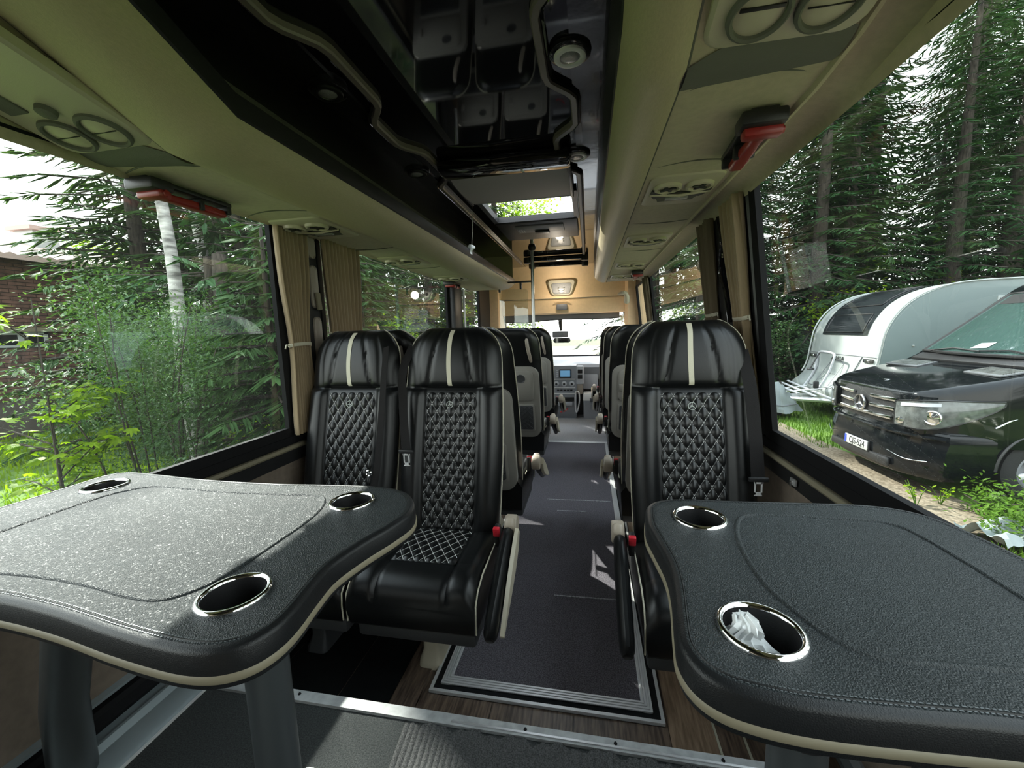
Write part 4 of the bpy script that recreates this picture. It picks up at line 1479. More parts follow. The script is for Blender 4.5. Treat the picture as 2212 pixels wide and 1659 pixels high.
obj('switch_rocker', MB().tube([(-0.04, -0.064, -0.028), (-0.02, -0.066, -0.040), (0, -0.067, -0.044), (0.02, -0.066, -0.040), (0.04, -0.064, -0.028)], 0.005, 6), M['shade_grey'], d)

d = thing('visor_camera', 'small dark box with hood hanging on the front header', 'sensor box', (-0.331, 5.235, 1.432))
obj('box', MB().rbox((0, 0, 0), (0.135, 0.05, 0.072), 0.012), M['grey_mid'], d)
obj('hood', MB().tube([(-0.10, -0.0, 0.055), (-0.05, -0.02, 0.078), (0, -0.025, 0.084), (0.05, -0.02, 0.078), (0.10, 0.0, 0.055)], 0.006, 6), M['header'], d)

# dark roller blind along the top of the windscreen
d = thing('windscreen_blind', 'dark grey roller blind across the top of the bright windscreen', 'blind', (0, 0, 0))
b = MB().grid(30, 4, lambda u, v: (-1.10 + 1.49 * u, 5.40 + 0.006 * math.sin(u * 20), 1.375 - (0.115 + 0.008 * math.sin(u * 9) - 0.025 * u) * v))
obj('blind_cloth', b, M['grey_mid'], d)
obj('hem_bar', MB().tube([(-1.10 + 1.49 * u, 5.40, 1.375 - (0.115 + 0.008 * math.sin(u * 9) - 0.025 * u)) for u in [k / 14 for k in range(15)]], 0.006, 6), M['black'], d)
obj('blind_tube', MB().tube([(-1.10, 5.40, 1.37), (0.39, 5.40, 1.37)], 0.018, 10), M['grey_mid'], d)

# windscreen
b = MB()
Q = [(-1.12, 5.42, 1.37), (0.45, 5.42, 1.37), (0.62, 6.25, 0.74), (-1.25, 6.25, 0.74)]
b2 = MB()
for i in range(4):
    b2.tube([Q[i], Q[(i + 1) % 4]], 0.022, 8)
wz = tag(obj('window_7', b2, M['rubber']), kind='structure')
obj('pane', MB().quad(*Q), M['glass_clear'], wz, smooth=False)

# mirror assembly
d = thing('rear_view_mirror', 'rear view mirror with camera box hanging in the windscreen', 'mirror', (-0.36, 5.60, 1.0))
obj('stalk', MB().tube([(-0.02, -0.02, 0.30), (-0.015, 0, 0.20), (-0.01, 0, 0.13)], [0.028, 0.024, 0.016], 10), M['black'], d)
obj('camera_box', MB().rbox((-0.02, 0.0, 0.085), (0.215, 0.05, 0.085), 0.012), M['grey_mid'], d)
obj('camera_window', MB().rbox((0.0, -0.026, 0.08), (0.05, 0.006, 0.05), 0.004), M['glass_clear'], d)
obj('mirror_body', MB().loft([[(0.0 + u * s_, y, 0.005 + v * s_) for u, v in rr(0.115, 0.034, 0.03, 5)] for y, s_ in ((0.03, .8), (0.0, 1.0), (-0.02, 1.0), (-0.024, .93))]), M['black'], d, ang=40)
obj('mirror_glass', MB().add([(u * .9, -0.0245, 0.005 + v * .9) for u, v in rr(0.115, 0.034, 0.03, 5)], [tuple(range(24))]), M['chrome'], d, smooth=False)

# partition pole and pane
d = thing('partition_pole', 'slim steel pole from floor to ceiling left of the aisle', 'pole', (-0.540, 4.05, 0))
obj('pole_tube', MB().tube([(0, 0, 0.0), (0, 0, CZ)], 0.0165, 16), M['steel'], d)
obj('floor_flange', MB().lathe([(0.0, 0.02), (0.03, 0.018), (0.04, 0.0)], n=20), M['steel'], d)
obj('ceiling_flange', MB().lathe([(0.04, CZ), (0.03, CZ - 0.03), (0.0, CZ - 0.032)], n=20), M['black'], d)
d = thing('partition_pane', 'clear partition pane hung from a black rail beside the steel pole', 'partition', (0, 4.05, 0))
obj('rail', MB().rbox((-0.665, 0, 1.628), (0.25, 0.02, 0.016), 0.004), M['black'], d)
obj('clip', MB().rbox((-0.66, 0, 1.59), (0.022, 0.018, 0.07), 0.004), M['black'], d)
obj('clip', MB().rbox((-0.875, 0, 1.55), (0.022, 0.018, 0.03), 0.004), M['black'], d)
pts = rr(0.145, 0.235, 0.03, 4)
obj('glass_sheet', MB().prism([(u - 0.735, v + 1.325) for u, v in pts], -0.003, 0.003, lambda u, v, hh: (u, hh, v)), M['glass_clear'], d, smooth=False)

# reading lamp on the right post
d = thing('reading_lamp', 'small hooked beige reading lamp on the front right post', 'lamp', (0.40, 5.05, 1.555))
obj('lamp_arm', MB().tube([(0.05, 0.05, -0.10), (0.045, 0.0, -0.04), (0.03, -0.02, 0.0), (0.0, -0.03, 0.012)], [0.035, 0.03, 0.022, 0.018], 10), M['beige_plastic'], d)
obj('lamp_shade', MB().lathe([(0.012, 0.02), (0.035, 0.008), (0.05, -0.012), (0.048, -0.016), (0.03, -0.006), (0, 0.0)], (-0.015, -0.03, 0.0), 20), M['beige_plastic'], d)
obj('lamp_lens', MB().disc((-0.015, -0.03, -0.010), 0.042, 20, (0, 0, -1)), M['lampwhite'], d)

lamp_l = bpy.data.lights.new('header_fill_light', 'POINT')  # added fill light in front of the dome lamp, brightens the header
lamp_l.energy = 3.6
lamp_l.color = (1.0, 0.88, 0.70)
lamp_l.shadow_soft_size = 0.05
lo = bpy.data.objects.new('header_fill_light', lamp_l)
COL.objects.link(lo)
lo.location = (-0.335, 4.98, 1.64)

# ---- dashboard
d = thing('dashboard', 'grey dashboard with centre console, display, round knobs and vents', 'dashboard', (0, 0, 0))
obj('dash_top', MB().prism([(5.30, 0.60), (5.28, 0.66), (5.32, 0.695), (5.6, 0.73), (6.24, 0.74), (6.24, 0.55), (5.34, 0.50)], -1.15, 0.60, lambda u, v, hh: (hh, u, v)), M['dash'], d, ang=30)
obj('firewall', MB().span((-1.20, 5.50, 0.0), (0.66, 5.54, 0.58)), M['grey_mid'], d, smooth=False)
obj('centre_console', MB().prism([(5.20, 0.69), (5.205, 0.40), (5.19, 0.30), (5.22, 0.10), (5.24, 0.0), (5.6, 0.0), (5.6, 0.70), (5.25, 0.70)], -0.455, -0.155, lambda u, v, hh: (hh, u, v)), M['dash'], d, ang=30)
dp = obj('display', MB().rbox((-0.297, 5.198, 0.588), (0.155, 0.014, 0.110), 0.006), M['black'], d)
obj('screen', MB().rbox((-0.297, 5.189, 0.590), (0.125, 0.004, 0.078), 0.002), M['screen'], dp)
for k in range(4):
    obj('display_button', MB().rbox((-0.398, 5.196, 0.548 + 0.027 * k), (0.024, 0.012, 0.017), 0.003), M['grey_light'], d)
for k, x in enumerate((-0.411, -0.312, -0.214)):
    kn = obj('knob', MB().lathe([(0.034, 0.0), (0.033, 0.010), (0.027, 0.013), (0.025, 0.024), (0.018, 0.027), (0, 0.027)], (0, 0, 0), 24, 'z', Matrix.Rotation(PI / 2, 3, 'X')).xf(Matrix.Translation((x, 5.203, 0.455))), M['grey_light'], d)
    obj('knob_cap', MB().disc((x, 5.174, 0.455), 0.014, 18, (0, -1, 0)), M['black'], kn)
for z in (0.515, 0.405, 0.33):
    obj('console_strip', MB().rbox((-0.305, 5.196, z), (0.27, 0.012, 0.010), 0.003), M['alu'], d)
for k in range(5):
    obj('console_button', MB().rbox((-0.39 + 0.042 * k, 5.196, 0.372), (0.03, 0.010, 0.020), 0.003), M['black'], d)
obj('console_tray', MB().rbox((-0.305, 5.188, 0.262), (0.24, 0.03, 0.045), 0.008), M['black'], d)
obj('ash_tray_lid', MB().rbox((-0.305, 5.178, 0.20), (0.19, 0.02, 0.05), 0.006), M['grey_light'], d)
vs_ = obj('vent_surround', MB().rbox((-0.112, 5.24, 0.565), (0.095, 0.08, 0.235), 0.012), M['grey_light'], d)
for z in (0.615, 0.548):
    obj('side_vent', MB().rbox((-0.110, 5.196, z), (0.058, 0.010, 0.050), 0.004), M['black'], vs_)
obj('console_side', MB().rbox((-0.115, 5.26, 0.39), (0.085, 0.10, 0.16), 0.03), M['handle'], d)
obj('grab_loop', MB().tube(crom([(-0.155, 5.16, 0.36), (-0.125, 5.12, 0.35), (-0.118, 5.11, 0.25), (-0.14, 5.13, 0.13), (-0.16, 5.15, 0.10), (-0.172, 5.16, 0.20), (-0.168, 5.16, 0.33)], 5, True), 0.009, 8, closed=True), M['alu'], d)
obj('glove_compartment', MB().rbox((0.02, 5.36, 0.47), (0.19, 0.10, 0.20), 0.015), M['grey_light'], d)
obj('red_cable', MB().tube(crom([(-0.36, 5.12, 0.105), (-0.33, 5.10, 0.108), (-0.29, 5.11, 0.125), (-0.265, 5.13, 0.15)], 5), 0.007, 6), M['red'], d)

d = thing('cool_box', 'light grey cool box with lid standing in front right of the console', 'cool box', (0.035, 5.32, 0))
obj('box_body', MB().loft([[(u * s_, v * s_, z) for u, v in rr(0.105, 0.13, 0.02, 4)] for z, s_ in ((0.0, .94), (0.02, .97), (0.24, 1.0))]), M['grey_light'], d, ang=40)
obj('lid', MB().loft([[(u * s_, v * s_, z) for u, v in rr(0.110, 0.135, 0.022, 4)] for z, s_ in ((0.24, 1.0), (0.30, 1.0), (0.33, .94), (0.335, .85))]), M['lampwhite'], d, ang=40)
obj('latch', MB().rbox((0.0, -0.136, 0.245), (0.05, 0.014, 0.05), 0.004), M['grey_mid'], d)
t = make_seat('forward facing black front passenger seat on the right by the dashboard', (0.33, 4.98, 0), PI, 1, False, True)
# ================================================================== OUTSIDE
GZ = -0.80
rnd = random.Random(7)
M['grass'] = leafmat('grass_blades', (0.045, 0.105, 0.011), (0.11, 0.20, 0.022), 0.35, 2.0)
M['lawn'] = mat('lawn_ground', (0.06, 0.12, 0.016), 0.95, col2=(0.13, 0.22, 0.03), vscale=3.0, bump=0.8, bscale=60)
M['gravel'] = mat('gravel_ground', (0.10, 0.078, 0.05), 0.95, col2=(0.24, 0.195, 0.14), vscale=30, bump=1.0, bscale=90)
M['soil'] = mat('forest_soil', (0.035, 0.04, 0.018), 0.98, col2=(0.10, 0.12, 0.04), vscale=4, bump=0.8, bscale=50)
M['bark'] = mat('spruce_bark', (0.025, 0.02, 0.016), 0.95, col2=(0.075, 0.062, 0.05), vscale=8, stretch=(6, 6, 1), bump=1.0, bscale=30)
M['birch'] = mat('birch_bark', (0.10, 0.095, 0.09), 0.8, col2=(0.50, 0.49, 0.46), vscale=4, stretch=(1.0, 1.0, 3.4), bump=0.5, bscale=20)
M['spruce'] = leafmat('spruce_needles', (0.018, 0.052, 0.022), (0.056, 0.130, 0.044), 0.22, 1.2)
M['spruce2'] = leafmat('young_spruce_needles', (0.022, 0.055, 0.018), (0.06, 0.12, 0.035), 0.25, 1.2)
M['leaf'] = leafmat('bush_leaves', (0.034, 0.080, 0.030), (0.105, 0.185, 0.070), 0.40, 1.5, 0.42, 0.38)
M['leaf_light'] = leafmat('sunlight_tinted_leaves', (0.13, 0.23, 0.015), (0.29, 0.40, 0.025), 0.55, 2.0, 0.5)  # sunlight put into the leaf colour: lighter and yellower than the bush leaves
M['brick'] = mat('brown_brick', (0.085, 0.042, 0.032), 0.9, col2=(0.17, 0.085, 0.065), vscale=6, bump=0.6, bscale=60)
M['mortar'] = mat('dark_mortar', (0.10, 0.085, 0.075), 0.95)
M['roof'] = mat('pale_roof_sheet', (0.45, 0.33, 0.29), 0.7, bump=0.2, bscale=20)
M['white'] = mat('white_paint', (0.40, 0.42, 0.41), 0.35, coat=0.3)
M['caravan'] = mat('caravan_white', (0.34, 0.365, 0.35), 0.25, coat=0.4)
M['caravan_shaded'] = mat('caravan_shaded_side', (0.20, 0.245, 0.245), 0.35, coat=0.3)  # near side lies in shade; that grey is put into its colour
M['paint'] = mat('black_car_paint', (0.004, 0.005, 0.006), 0.08, coat=0.05, spec=0.3)
M['darkglass'] = mat('dark_acrylic', (0.015, 0.018, 0.02), 0.08, spec=0.4)
M['cabglass'] = mat('van_glass', (0.035, 0.065, 0.06), 0.03, spec=1.0, coat=1.0)
M['lamp_glass'] = mat('headlamp_glass', (0.10, 0.108, 0.105), 0.12, spec=0.5, coat=0.3, var=0.35, vscale=14)
M['bonnet_grey'] = mat('bonnet_vent_grey', (0.09, 0.095, 0.10), 0.5)
M['tyre'] = mat('tyre_rubber', (0.015, 0.015, 0.015), 0.85, bump=0.4, bscale=100)
M['cover'] = mat('grey_tarpaulin', (0.20, 0.23, 0.23), 0.55, bump=0.3, bscale=15)
M['plate'] = mat('number_plate_white', (0.42, 0.43, 0.42), 0.4)
M['plateblue'] = mat('plate_blue', (0.03, 0.06, 0.35), 0.4)
M['ink'] = mat('black_lettering', (0.01, 0.01, 0.01), 0.5)

# ---- ground
g = tag(obj('ground', MB().grid(40, 40, lambda u, v: (-60 + 120 * u, -40 + 120 * v, GZ - 0.03)), M['soil'], smooth=False), kind='structure')
obj('lawn', MB().grid(20, 20, lambda u, v: (-24 + 18.6 * u, -4 + 26 * v, GZ - 0.015 + 0.0 * u)), M['lawn'], g)
obj('meadow', MB().grid(20, 20, lambda u, v: (1.5 + 22 * u, -4 + 24 * v, GZ - 0.012)), M['lawn'], g)
obj('gravel_track', MB().grid(12, 40, lambda u, v: (1.2 + (2.75 + 0.25 * math.sin(v * 9)) * u - 0.0, -6 + 30 * v, GZ + 0.012 + 0.010 * math.sin(u * 9) * math.sin(v * 40))), M['gravel'], g)
obj('front_yard', MB().grid(4, 4, lambda u, v: (-9 + 12 * u, 8.0 + 40 * v, GZ - 0.002)), M['gravel'], g)


def blades(n, fn, h0, h1, w_=0.006, seed=1):
    R = random.Random(seed)
    b = MB()
    for i in range(n):
        x, y = fn(R)
        h = R.uniform(h0, h1)
        a = R.uniform(0, 2 * PI)
        lean = R.uniform(0.1, 0.6) * h
        dx, dy = math.cos(a), math.sin(a)
        px, py = -dy * w_, dx * w_
        b.add([(x - px, y - py, GZ - 0.02), (x + px, y + py, GZ - 0.02), (x + dx * lean * .4 + px * .8, y + dy * lean * .4 + py * .8, GZ + h * .6), (x + dx * lean * .4 - px * .8, y + dy * lean * .4 - py * .8, GZ + h * .6), (x + dx * lean, y + dy * lean, GZ + h)], [(0, 1, 2, 3), (3, 2, 4)])
    return b


def fr1(R):
    while True:
        x, y = R.uniform(3.55, 9), R.uniform(5.5, 13)
        if not (3.4 < x and 4.8 < y < 6.9):
            return x, y


tag(obj('grass', blades(16000, fr1, 0.03, 0.10, 0.006, 3), M['grass'], smooth=False), 'short bright green grass between the van and the caravan', 'grass', kind='stuff')
def fr2(R):
    while True:
        x, y = R.uniform(3.1, 6.0), R.uniform(2.8, 4.80)
        if x > 3.25 + max(0.0, y - 3.7) * 0.75 + R.uniform(-.12, .12):
            return x, y


tag(obj('verge_grass', blades(9000, fr2, 0.03, 0.14, 0.005, 5), M['grass'], smooth=False), 'rough yellow green verge grass in front of the van wheel', 'grass', kind='stuff')
tag(obj('lawn_grass', blades(14000, lambda R: (R.uniform(-13, -5.0), R.uniform(1.5, 12)), 0.03, 0.12, 0.012, 9), M['leaf_light'], smooth=False), 'sunlit yellow green lawn seen through the bushes on the left', 'grass', kind='stuff')

# ---- foliage builders
def twig(b, p, d, L, wv, R, n=3, mi=0):
    """a needled twig: a few narrow kites fanned about its axis"""
    d = d.normalized()
    s_ = d.cross(Vector((0, 0, 1)))
    if s_.length < 0.1:
        s_ = Vector((1, 0, 0))
    s_.normalize()
    up = s_.cross(d)
    for k in range(n):
        a = R.uniform(-0.7, 0.7)
        q = (s_ * math.cos(a) + up * math.sin(a)) * wv
        e = p + d * L + Vector((0, 0, -0.10 * L)) + s_ * R.uniform(-.15, .15) * L
        m = p.lerp(e, R.uniform(.25, .45))
        b.add([p, m + q, e, m - q], [(0, 1, 2, 3)], mi)


def spruce_mesh(h, r, seed, zlow=0.5, whorl=0.30, dens=1.0, droop=0.35):
    R = random.Random(seed)
    tr = MB().tube([(0, 0, -0.1), (0.02, 0, h * .3), (-0.01, 0.02, h * .65), (0, 0, h)], [0.016 * h + .04, 0.012 * h + .03, 0.006 * h + .02, 0.01], 9)
    fo = MB()
    z = zlow
    while z < h - 0.1:
        f = 1 - z / h
        nb_ = 5 if f > .15 else 4
        a0 = R.uniform(0, 2 * PI)
        for k in range(nb_):
            a = a0 + 2 * PI * k / nb_ + R.uniform(-.3, .3)
            L = r * (f ** 0.75) * R.uniform(0.75, 1.1) + 0.12
            d = Vector((math.cos(a), math.sin(a), 0))
            side = Vector((-d.y, d.x, 0))
            pts = []
            for q in range(6):
                s_ = q / 5
                pts.append(Vector((0, 0, z)) + d * L * s_ + Vector((0, 0, -droop * L * s_ * s_ * (1.0 if s_ < .8 else .8) + 0.08 * L * s_)))
            tr.tube(pts[:5], [0.012 * f + 0.006] * 5, 4, cap=False)
            nt_ = max(3, int(L * 9 * dens))
            for q in range(nt_):
                s_ = 0.12 + 0.88 * (q + R.random()) / nt_
                i = min(4, int(s_ * 5))
                p = pts[i].lerp(pts[i + 1], s_ * 5 - i)
                for sg in (-1, 1):
                    tl = (0.16 + 0.34 * (1 - s_) * min(1, L)) * R.uniform(.7, 1.2)
                    dd = d * R.uniform(.5, .9) + side * sg * R.uniform(.6, 1.0) + Vector((0, 0, R.uniform(-.55, -.05)))
                    twig(fo, p, dd, tl, 0.011 + 0.010 * tl, R, 4)
            twig(fo, pts[-1] - d * .1, d + Vector((0, 0, -.2)), 0.25, 0.03, R, 3)
        z += whorl * R.uniform(.8, 1.2) * (0.7 + 0.3 * f)
    return tr, fo


SPR = {}
for key, (h, r, sd_, zl, wh, dn_, dr) in {'big': (11.5, 2.2, 1, 0.6, 0.33, 1.0, .35), 'big2': (13.0, 2.4, 2, 1.6, 0.36, 1.0, .45), 'mid': (6.0, 1.5, 3, 0.2, 0.22, 1.25, .25), 'small': (3.4, 1.1, 4, 0.05, 0.16, 1.4, .15)}.items():
    a, c = spruce_mesh(h, r, sd_, zl, wh, dn_, dr)
    SPR[key] = (a.mesh('trunk', M['bark'], ang=180), c.mesh('foliage', M['spruce'] if key[0] == 'b' else M['spruce2'], False))


def spruce(key, label, x, y, s_=1.0, rz=0.0, group=None, sz=None):
    t = thing('spruce_tree', label, 'tree', (x, y, GZ), rz, group)
    t.scale = (s_, s_, sz or s_)
    for nm, me in zip(('trunk', 'foliage'), SPR[key]):
        o = bpy.data.objects.new(nm, me)
        COL.objects.link(o)
        o.parent = t
        if nm == 'foliage':
            o['kind'] = 'stuff'
    return t


GR = 'dark spruces standing behind the caravan and van'
R2 = random.Random(21)
for i, (x, y, k, s_) in enumerate([(3.2, 12.6, 'big', 1.0), (4.6, 13.4, 'big2', 1.0), (6.2, 12.8, 'big', 1.05), (7.9, 13.8, 'big2', 1.05), (9.4, 12.9, 'big', 1.0), (11.2, 13.6, 'big2', 1.1), (13.2, 12.4, 'big', 1.1), (14.6, 10.4, 'big2', 1.0), (2.2, 15.0, 'big2', 1.1), (5.4, 16.0, 'big', 1.25), (8.6, 16.5, 'big', 1.25), (12.0, 16.4, 'big2', 1.25), (15.8, 14.0, 'big', 1.2), (15.5, 7.6, 'big', 1.1), (3.4, 18.5, 'big', 1.4), (6.6, 19.0, 'big2', 1.4), (10.2, 19.4, 'big', 1.45), (13.8, 18.6, 'big2', 1.4), (17.5, 17.4, 'big', 1.4), (18.6, 12.2, 'big2', 1.3), (17.0, 9.8, 'big', 1.2), (7.1, 13.2, 'mid', 1.6), (12.2, 14.4, 'mid', 1.7), (14.9, 12.0, 'mid', 1.6), (13.0, 3.2, 'big', 1.1), (12.6, -1.0, 'big2', 1.1), (11.5, -5.0, 'big', 1.1), (3.9, 15.6, 'mid', 1.3), (7.0, 15.2, 'mid', 1.5), (10.4, 15.0, 'mid', 1.4)]):  # unseen right-rear spruces are added to keep bright sky off the van's paint
    spruce(k, 'dark spruce in the forest edge behind the caravan and van', x, y, s_, R2.uniform(0, 6), GR)
GL = 'spruces in the hedge left of the bus'
for i, (x, y, k, s_) in enumerate([(-5.3, 5.6, 'mid', 1.0), (-4.7, 6.6, 'mid', .95), (-6.4, 7.4, 'mid', 1.15), (-5.0, 8.6, 'mid', 1.1), (-4.2, 10.5, 'mid', 1.2), (-6.5, 10.0, 'mid', 1.2), (-8.0, 8.6, 'mid', 1.2), (-5.5, 12.5, 'mid', 1.3), (-9.0, 12.5, 'big2', .75), (-7.6, 14.5, 'big', .8), (-4.4, 15.0, 'big', .9), (-11.0, 10.6, 'big', .65)]):
    spruce(k, 'green spruce in the tree belt left of the bus', x, y, s_, R2.uniform(0, 6), GL)
spruce('small', 'young spruce close to the left window beside the curtain', -3.1, 3.55, .92, 1.0)
spruce('small', 'young pale spruce outside the second left window', -3.3, 5.6, .95, 2.0)
spruce('mid', 'tall loose spruce above the house roof on the left', -8.4, 6.5, 1.45, 0.4)
spruce('mid', 'loose spruce between the house roof and the birches', -9.6, 8.3, 1.5, 1.4)
# dark trunks near the curtain
for i, (x, y, r_) in enumerate([(-5.0, 4.88, 0.13), (-5.3, 4.98, 0.07), (-5.6, 6.0, 0.11)]):
    t = thing('tree_trunk', ['thick dark trunk among the left bushes, widest of the bare trunks', 'slim dark trunk close left of the thick dark trunk', 'dark trunk half hidden by spruce boughs near the left curtain'][i], 'tree', (x, y, GZ))
    obj('trunk', MB().tube(crom([(0.0, 0, -.1), (0.02, 0.01, .5), (-0.03, 0.02, 1.6), (0.02, -0.01, 2.4), (0.03, 0.01, 3.1)], 5), [r_ * (1.25 - .03 * k) for k in range(21)], 12), M['bark'], t)
    bb = MB()
    R = random.Random(i + 40)
    fo = MB()
    for k in range(26):
        z = R.uniform(1.2, 4.5)
        a = R.uniform(0, 2 * PI)
        d = Vector((math.cos(a), math.sin(a), R.uniform(-.3, .1)))
        L = R.uniform(.5, 1.3)
        bb.tube([(0, 0, z), Vector((0, 0, z)) + d * L], [0.012, 0.004], 4)
        for q in range(10):
            p = Vector((0, 0, z)) + d * L * R.uniform(.3, 1)
            twig(fo, p, d + Vector((R.uniform(-1, 1), R.uniform(-1, 1), -.4)), R.uniform(.15, .35), .03, R, 2)
    obj('branches', bb, M['bark'], t)
    obj('foliage', fo, M['spruce'], t, smooth=False, kind='stuff')
# birches
for i, (x, y, r_, h) in enumerate([(-5.0, 4.27, 0.085, 8.0), (-6.0, 5.65, 0.105, 9.0)]):
    t = thing('birch_tree', ['white birch trunk with black marks among the left trees, front one', 'white birch trunk further back and right of the front birch'][i], 'tree', (x, y, GZ))
    obj('trunk', MB().tube(crom([(0.0, 0, -.1), (-0.06, 0.0, 1.5), (-0.02, 0.0, 3.0), (-0.12, -0.04, 5.0), (-0.2, 0.0, h)], 6), [r_ * (1.15 - .03 * k) for k in range(25)], 14), M['birch'], t)
    R = random.Random(i + 60)
    fo, bb = MB(), MB()
    for k in range(30):
        z = R.uniform(h * .5, h)
        a = R.uniform(0, 2 * PI)
        d = Vector((math.cos(a), math.sin(a), R.uniform(0, .6)))
        L = R.uniform(.5, 1.4)
        bb.tube([(-.15, 0, z), Vector((-.15, 0, z)) + d * L], [0.012, 0.004], 4)
        for q in range(30):
            p = Vector((-.15, 0, z)) + d * L * R.uniform(.2, 1) + Vector((R.uniform(-.3, .3), R.uniform(-.3, .3), R.uniform(-.5, .1)))
            twig(fo, p, Vector((R.uniform(-1, 1), R.uniform(-1, 1), R.uniform(-1, .2))), .06, .022, R, 1)
    obj('branches', bb, M['bark'], t)
    obj('foliage', fo, M['leaf'], t, smooth=False, kind='stuff')


def bush(label, x, y, h, r, n, m, seed, leaf=0.05, lw=0.018, name='leafy_bush', sx=1.0, sy=1.0, group=None):
    R = random.Random(seed)
    t = thing(name, label, 'bush', (x, y, GZ), 0, group)
    st, fo = MB(), MB()
    stems = []
    for k in range(int(8 + r * 6)):
        a = R.uniform(0, 2 * PI)
        q = R.uniform(0.2, 1) * r
        base = Vector((math.cos(a) * q * .35 * sx, math.sin(a) * q * .35 * sy, 0))
        tip = Vector((math.cos(a) * q * sx, math.sin(a) * q * sy, h * R.uniform(.7, 1.0) * (1 - .25 * q / r)))
        mid = base.lerp(tip, .5) + Vector((R.uniform(-.1, .1), R.uniform(-.1, .1), .1 * h))
        pts = [Vector(p) for p in crom([tuple(base), tuple(mid), tuple(tip)], 4)]
        st.tube(pts, [0.010 * (1 - .08 * i) for i in range(len(pts))], 5)
        stems.append(pts)
    for k in range(n):
        pts = R.choice(stems)
        i = min(len(pts) - 2, int((R.random() ** .7) * (len(pts) - 1)))
        p = pts[i].lerp(pts[i + 1], R.random()) + Vector((R.gauss(0, .13 * r + .05), R.gauss(0, .13 * r + .05), R.gauss(0, .10)))
        if p.z < 0.02:
            p.z = R.uniform(.02, .2)
        d = Vector((R.uniform(-1, 1), R.uniform(-1, 1), R.uniform(-.8, .3))).normalized()
        s_ = d.cross(Vector((R.uniform(-.3, .3), R.uniform(-.3, .3), 1))).normalized()
        u = s_.cross(d)
        L = leaf * R.uniform(.7, 1.3)
        W = lw * R.uniform(.8, 1.2)
        fo.add([p, p + d * L * .5 + s_ * W + u * W * .3, p + d * L, p + d * L * .5 - s_ * W + u * W * .3], [(0, 1, 2, 3)])
    obj('stems', st, M['bark'], t)
    obj('foliage', fo, m, t, smooth=False, kind='stuff')
    return t


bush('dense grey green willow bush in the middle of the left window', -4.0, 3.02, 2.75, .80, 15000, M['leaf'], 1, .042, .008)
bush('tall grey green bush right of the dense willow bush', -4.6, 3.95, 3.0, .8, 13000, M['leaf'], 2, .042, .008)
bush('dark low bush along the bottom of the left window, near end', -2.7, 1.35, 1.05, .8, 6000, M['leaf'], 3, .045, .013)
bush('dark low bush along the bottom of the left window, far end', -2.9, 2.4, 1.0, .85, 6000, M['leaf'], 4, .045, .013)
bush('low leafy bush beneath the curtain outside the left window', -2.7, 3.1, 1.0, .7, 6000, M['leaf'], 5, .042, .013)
bush('tall bush behind the birch trunks', -7.2, 5.8, 3.6, 1.2, 7000, M['leaf'], 6, .09, .024)
bush('broad bush behind the young spruce', -7.4, 8.0, 3.4, 1.6, 6000, M['leaf'], 7, .11, .03)
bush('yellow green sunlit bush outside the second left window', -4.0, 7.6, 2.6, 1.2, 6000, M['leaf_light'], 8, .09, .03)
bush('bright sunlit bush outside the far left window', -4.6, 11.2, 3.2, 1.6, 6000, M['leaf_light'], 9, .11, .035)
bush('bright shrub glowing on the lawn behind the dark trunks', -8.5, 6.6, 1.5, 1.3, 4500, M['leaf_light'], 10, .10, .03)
bush('small added shrub for sunlit lawn glow, low in front of the thick dark trunk', -3.9, 4.25, 1.0, .6, 4000, M['leaf_light'], 15, .045, .014)  # this shrub and the next are added to imitate sunlit lawn patches
bush('small added shrub for sunlit lawn glow at the foot of the willow bush', -3.5, 3.35, .75, .55, 3500, M['leaf_light'], 16, .045, .014)
bush('bright understorey shrub behind the caravan roof, left one', 6.6, 12.0, 3.1, 1.0, 4500, M['leaf_light'], 17, .09, .03)
bush('bright understorey shrub behind the caravan roof, right one', 9.6, 13.0, 3.6, 1.3, 4500, M['leaf_light'], 18, .09, .03)
bush('green understorey bush between the trunks left of the caravan', 4.2, 11.8, 2.6, 1.0, 5000, M['leaf'], 19, .08, .026)
bush('tall light green tree crown above the house chimney', -16.5, 11.0, 6.3, 1.5, 6000, M['leaf_light'], 12, .18, .06)

for i, (x, y, s_) in enumerate([(-8.5, 15.5, 1.15), (-6.3, 18.0, 1.25), (-9.5, 20.0, 1.3), (-12.0, 17.5, 1.2), (-4.6, 20.5, 1.15)]):
    spruce('big' if i % 2 else 'big2', 'tall spruce ahead of the bus on the left of the yard', x, y, s_, i * 1.3, 'tall spruces ahead on the left')
bush('tall leafy tree ahead whose crown shows through the roof hatch', -3.9, 23.0, 12.0, 2.6, 9000, M['leaf_light'], 14, .20, .07, 'leafy_tree')
# maple saplings with large leaves, each leaf its own part
def maple_leaf():
    pts = [(0, 0)]
    for a, r_ in [(-100, .32), (-60, .62), (-48, .42), (-25, .80), (-14, .52), (0, 1.0), (14, .52), (25, .80), (48, .42), (60, .62), (100, .32)]:
        pts.append((math.sin(math.radians(a)) * r_, math.cos(math.radians(a)) * r_))
    vs = [(x, y, -0.18 * abs(x) - 0.12 * y * y) for x, y in pts]
    vs.append((0, .4, 0.02))
    c = len(vs) - 1
    return MB().add(vs, [(c, i, (i + 1) % c) for i in range(c)])


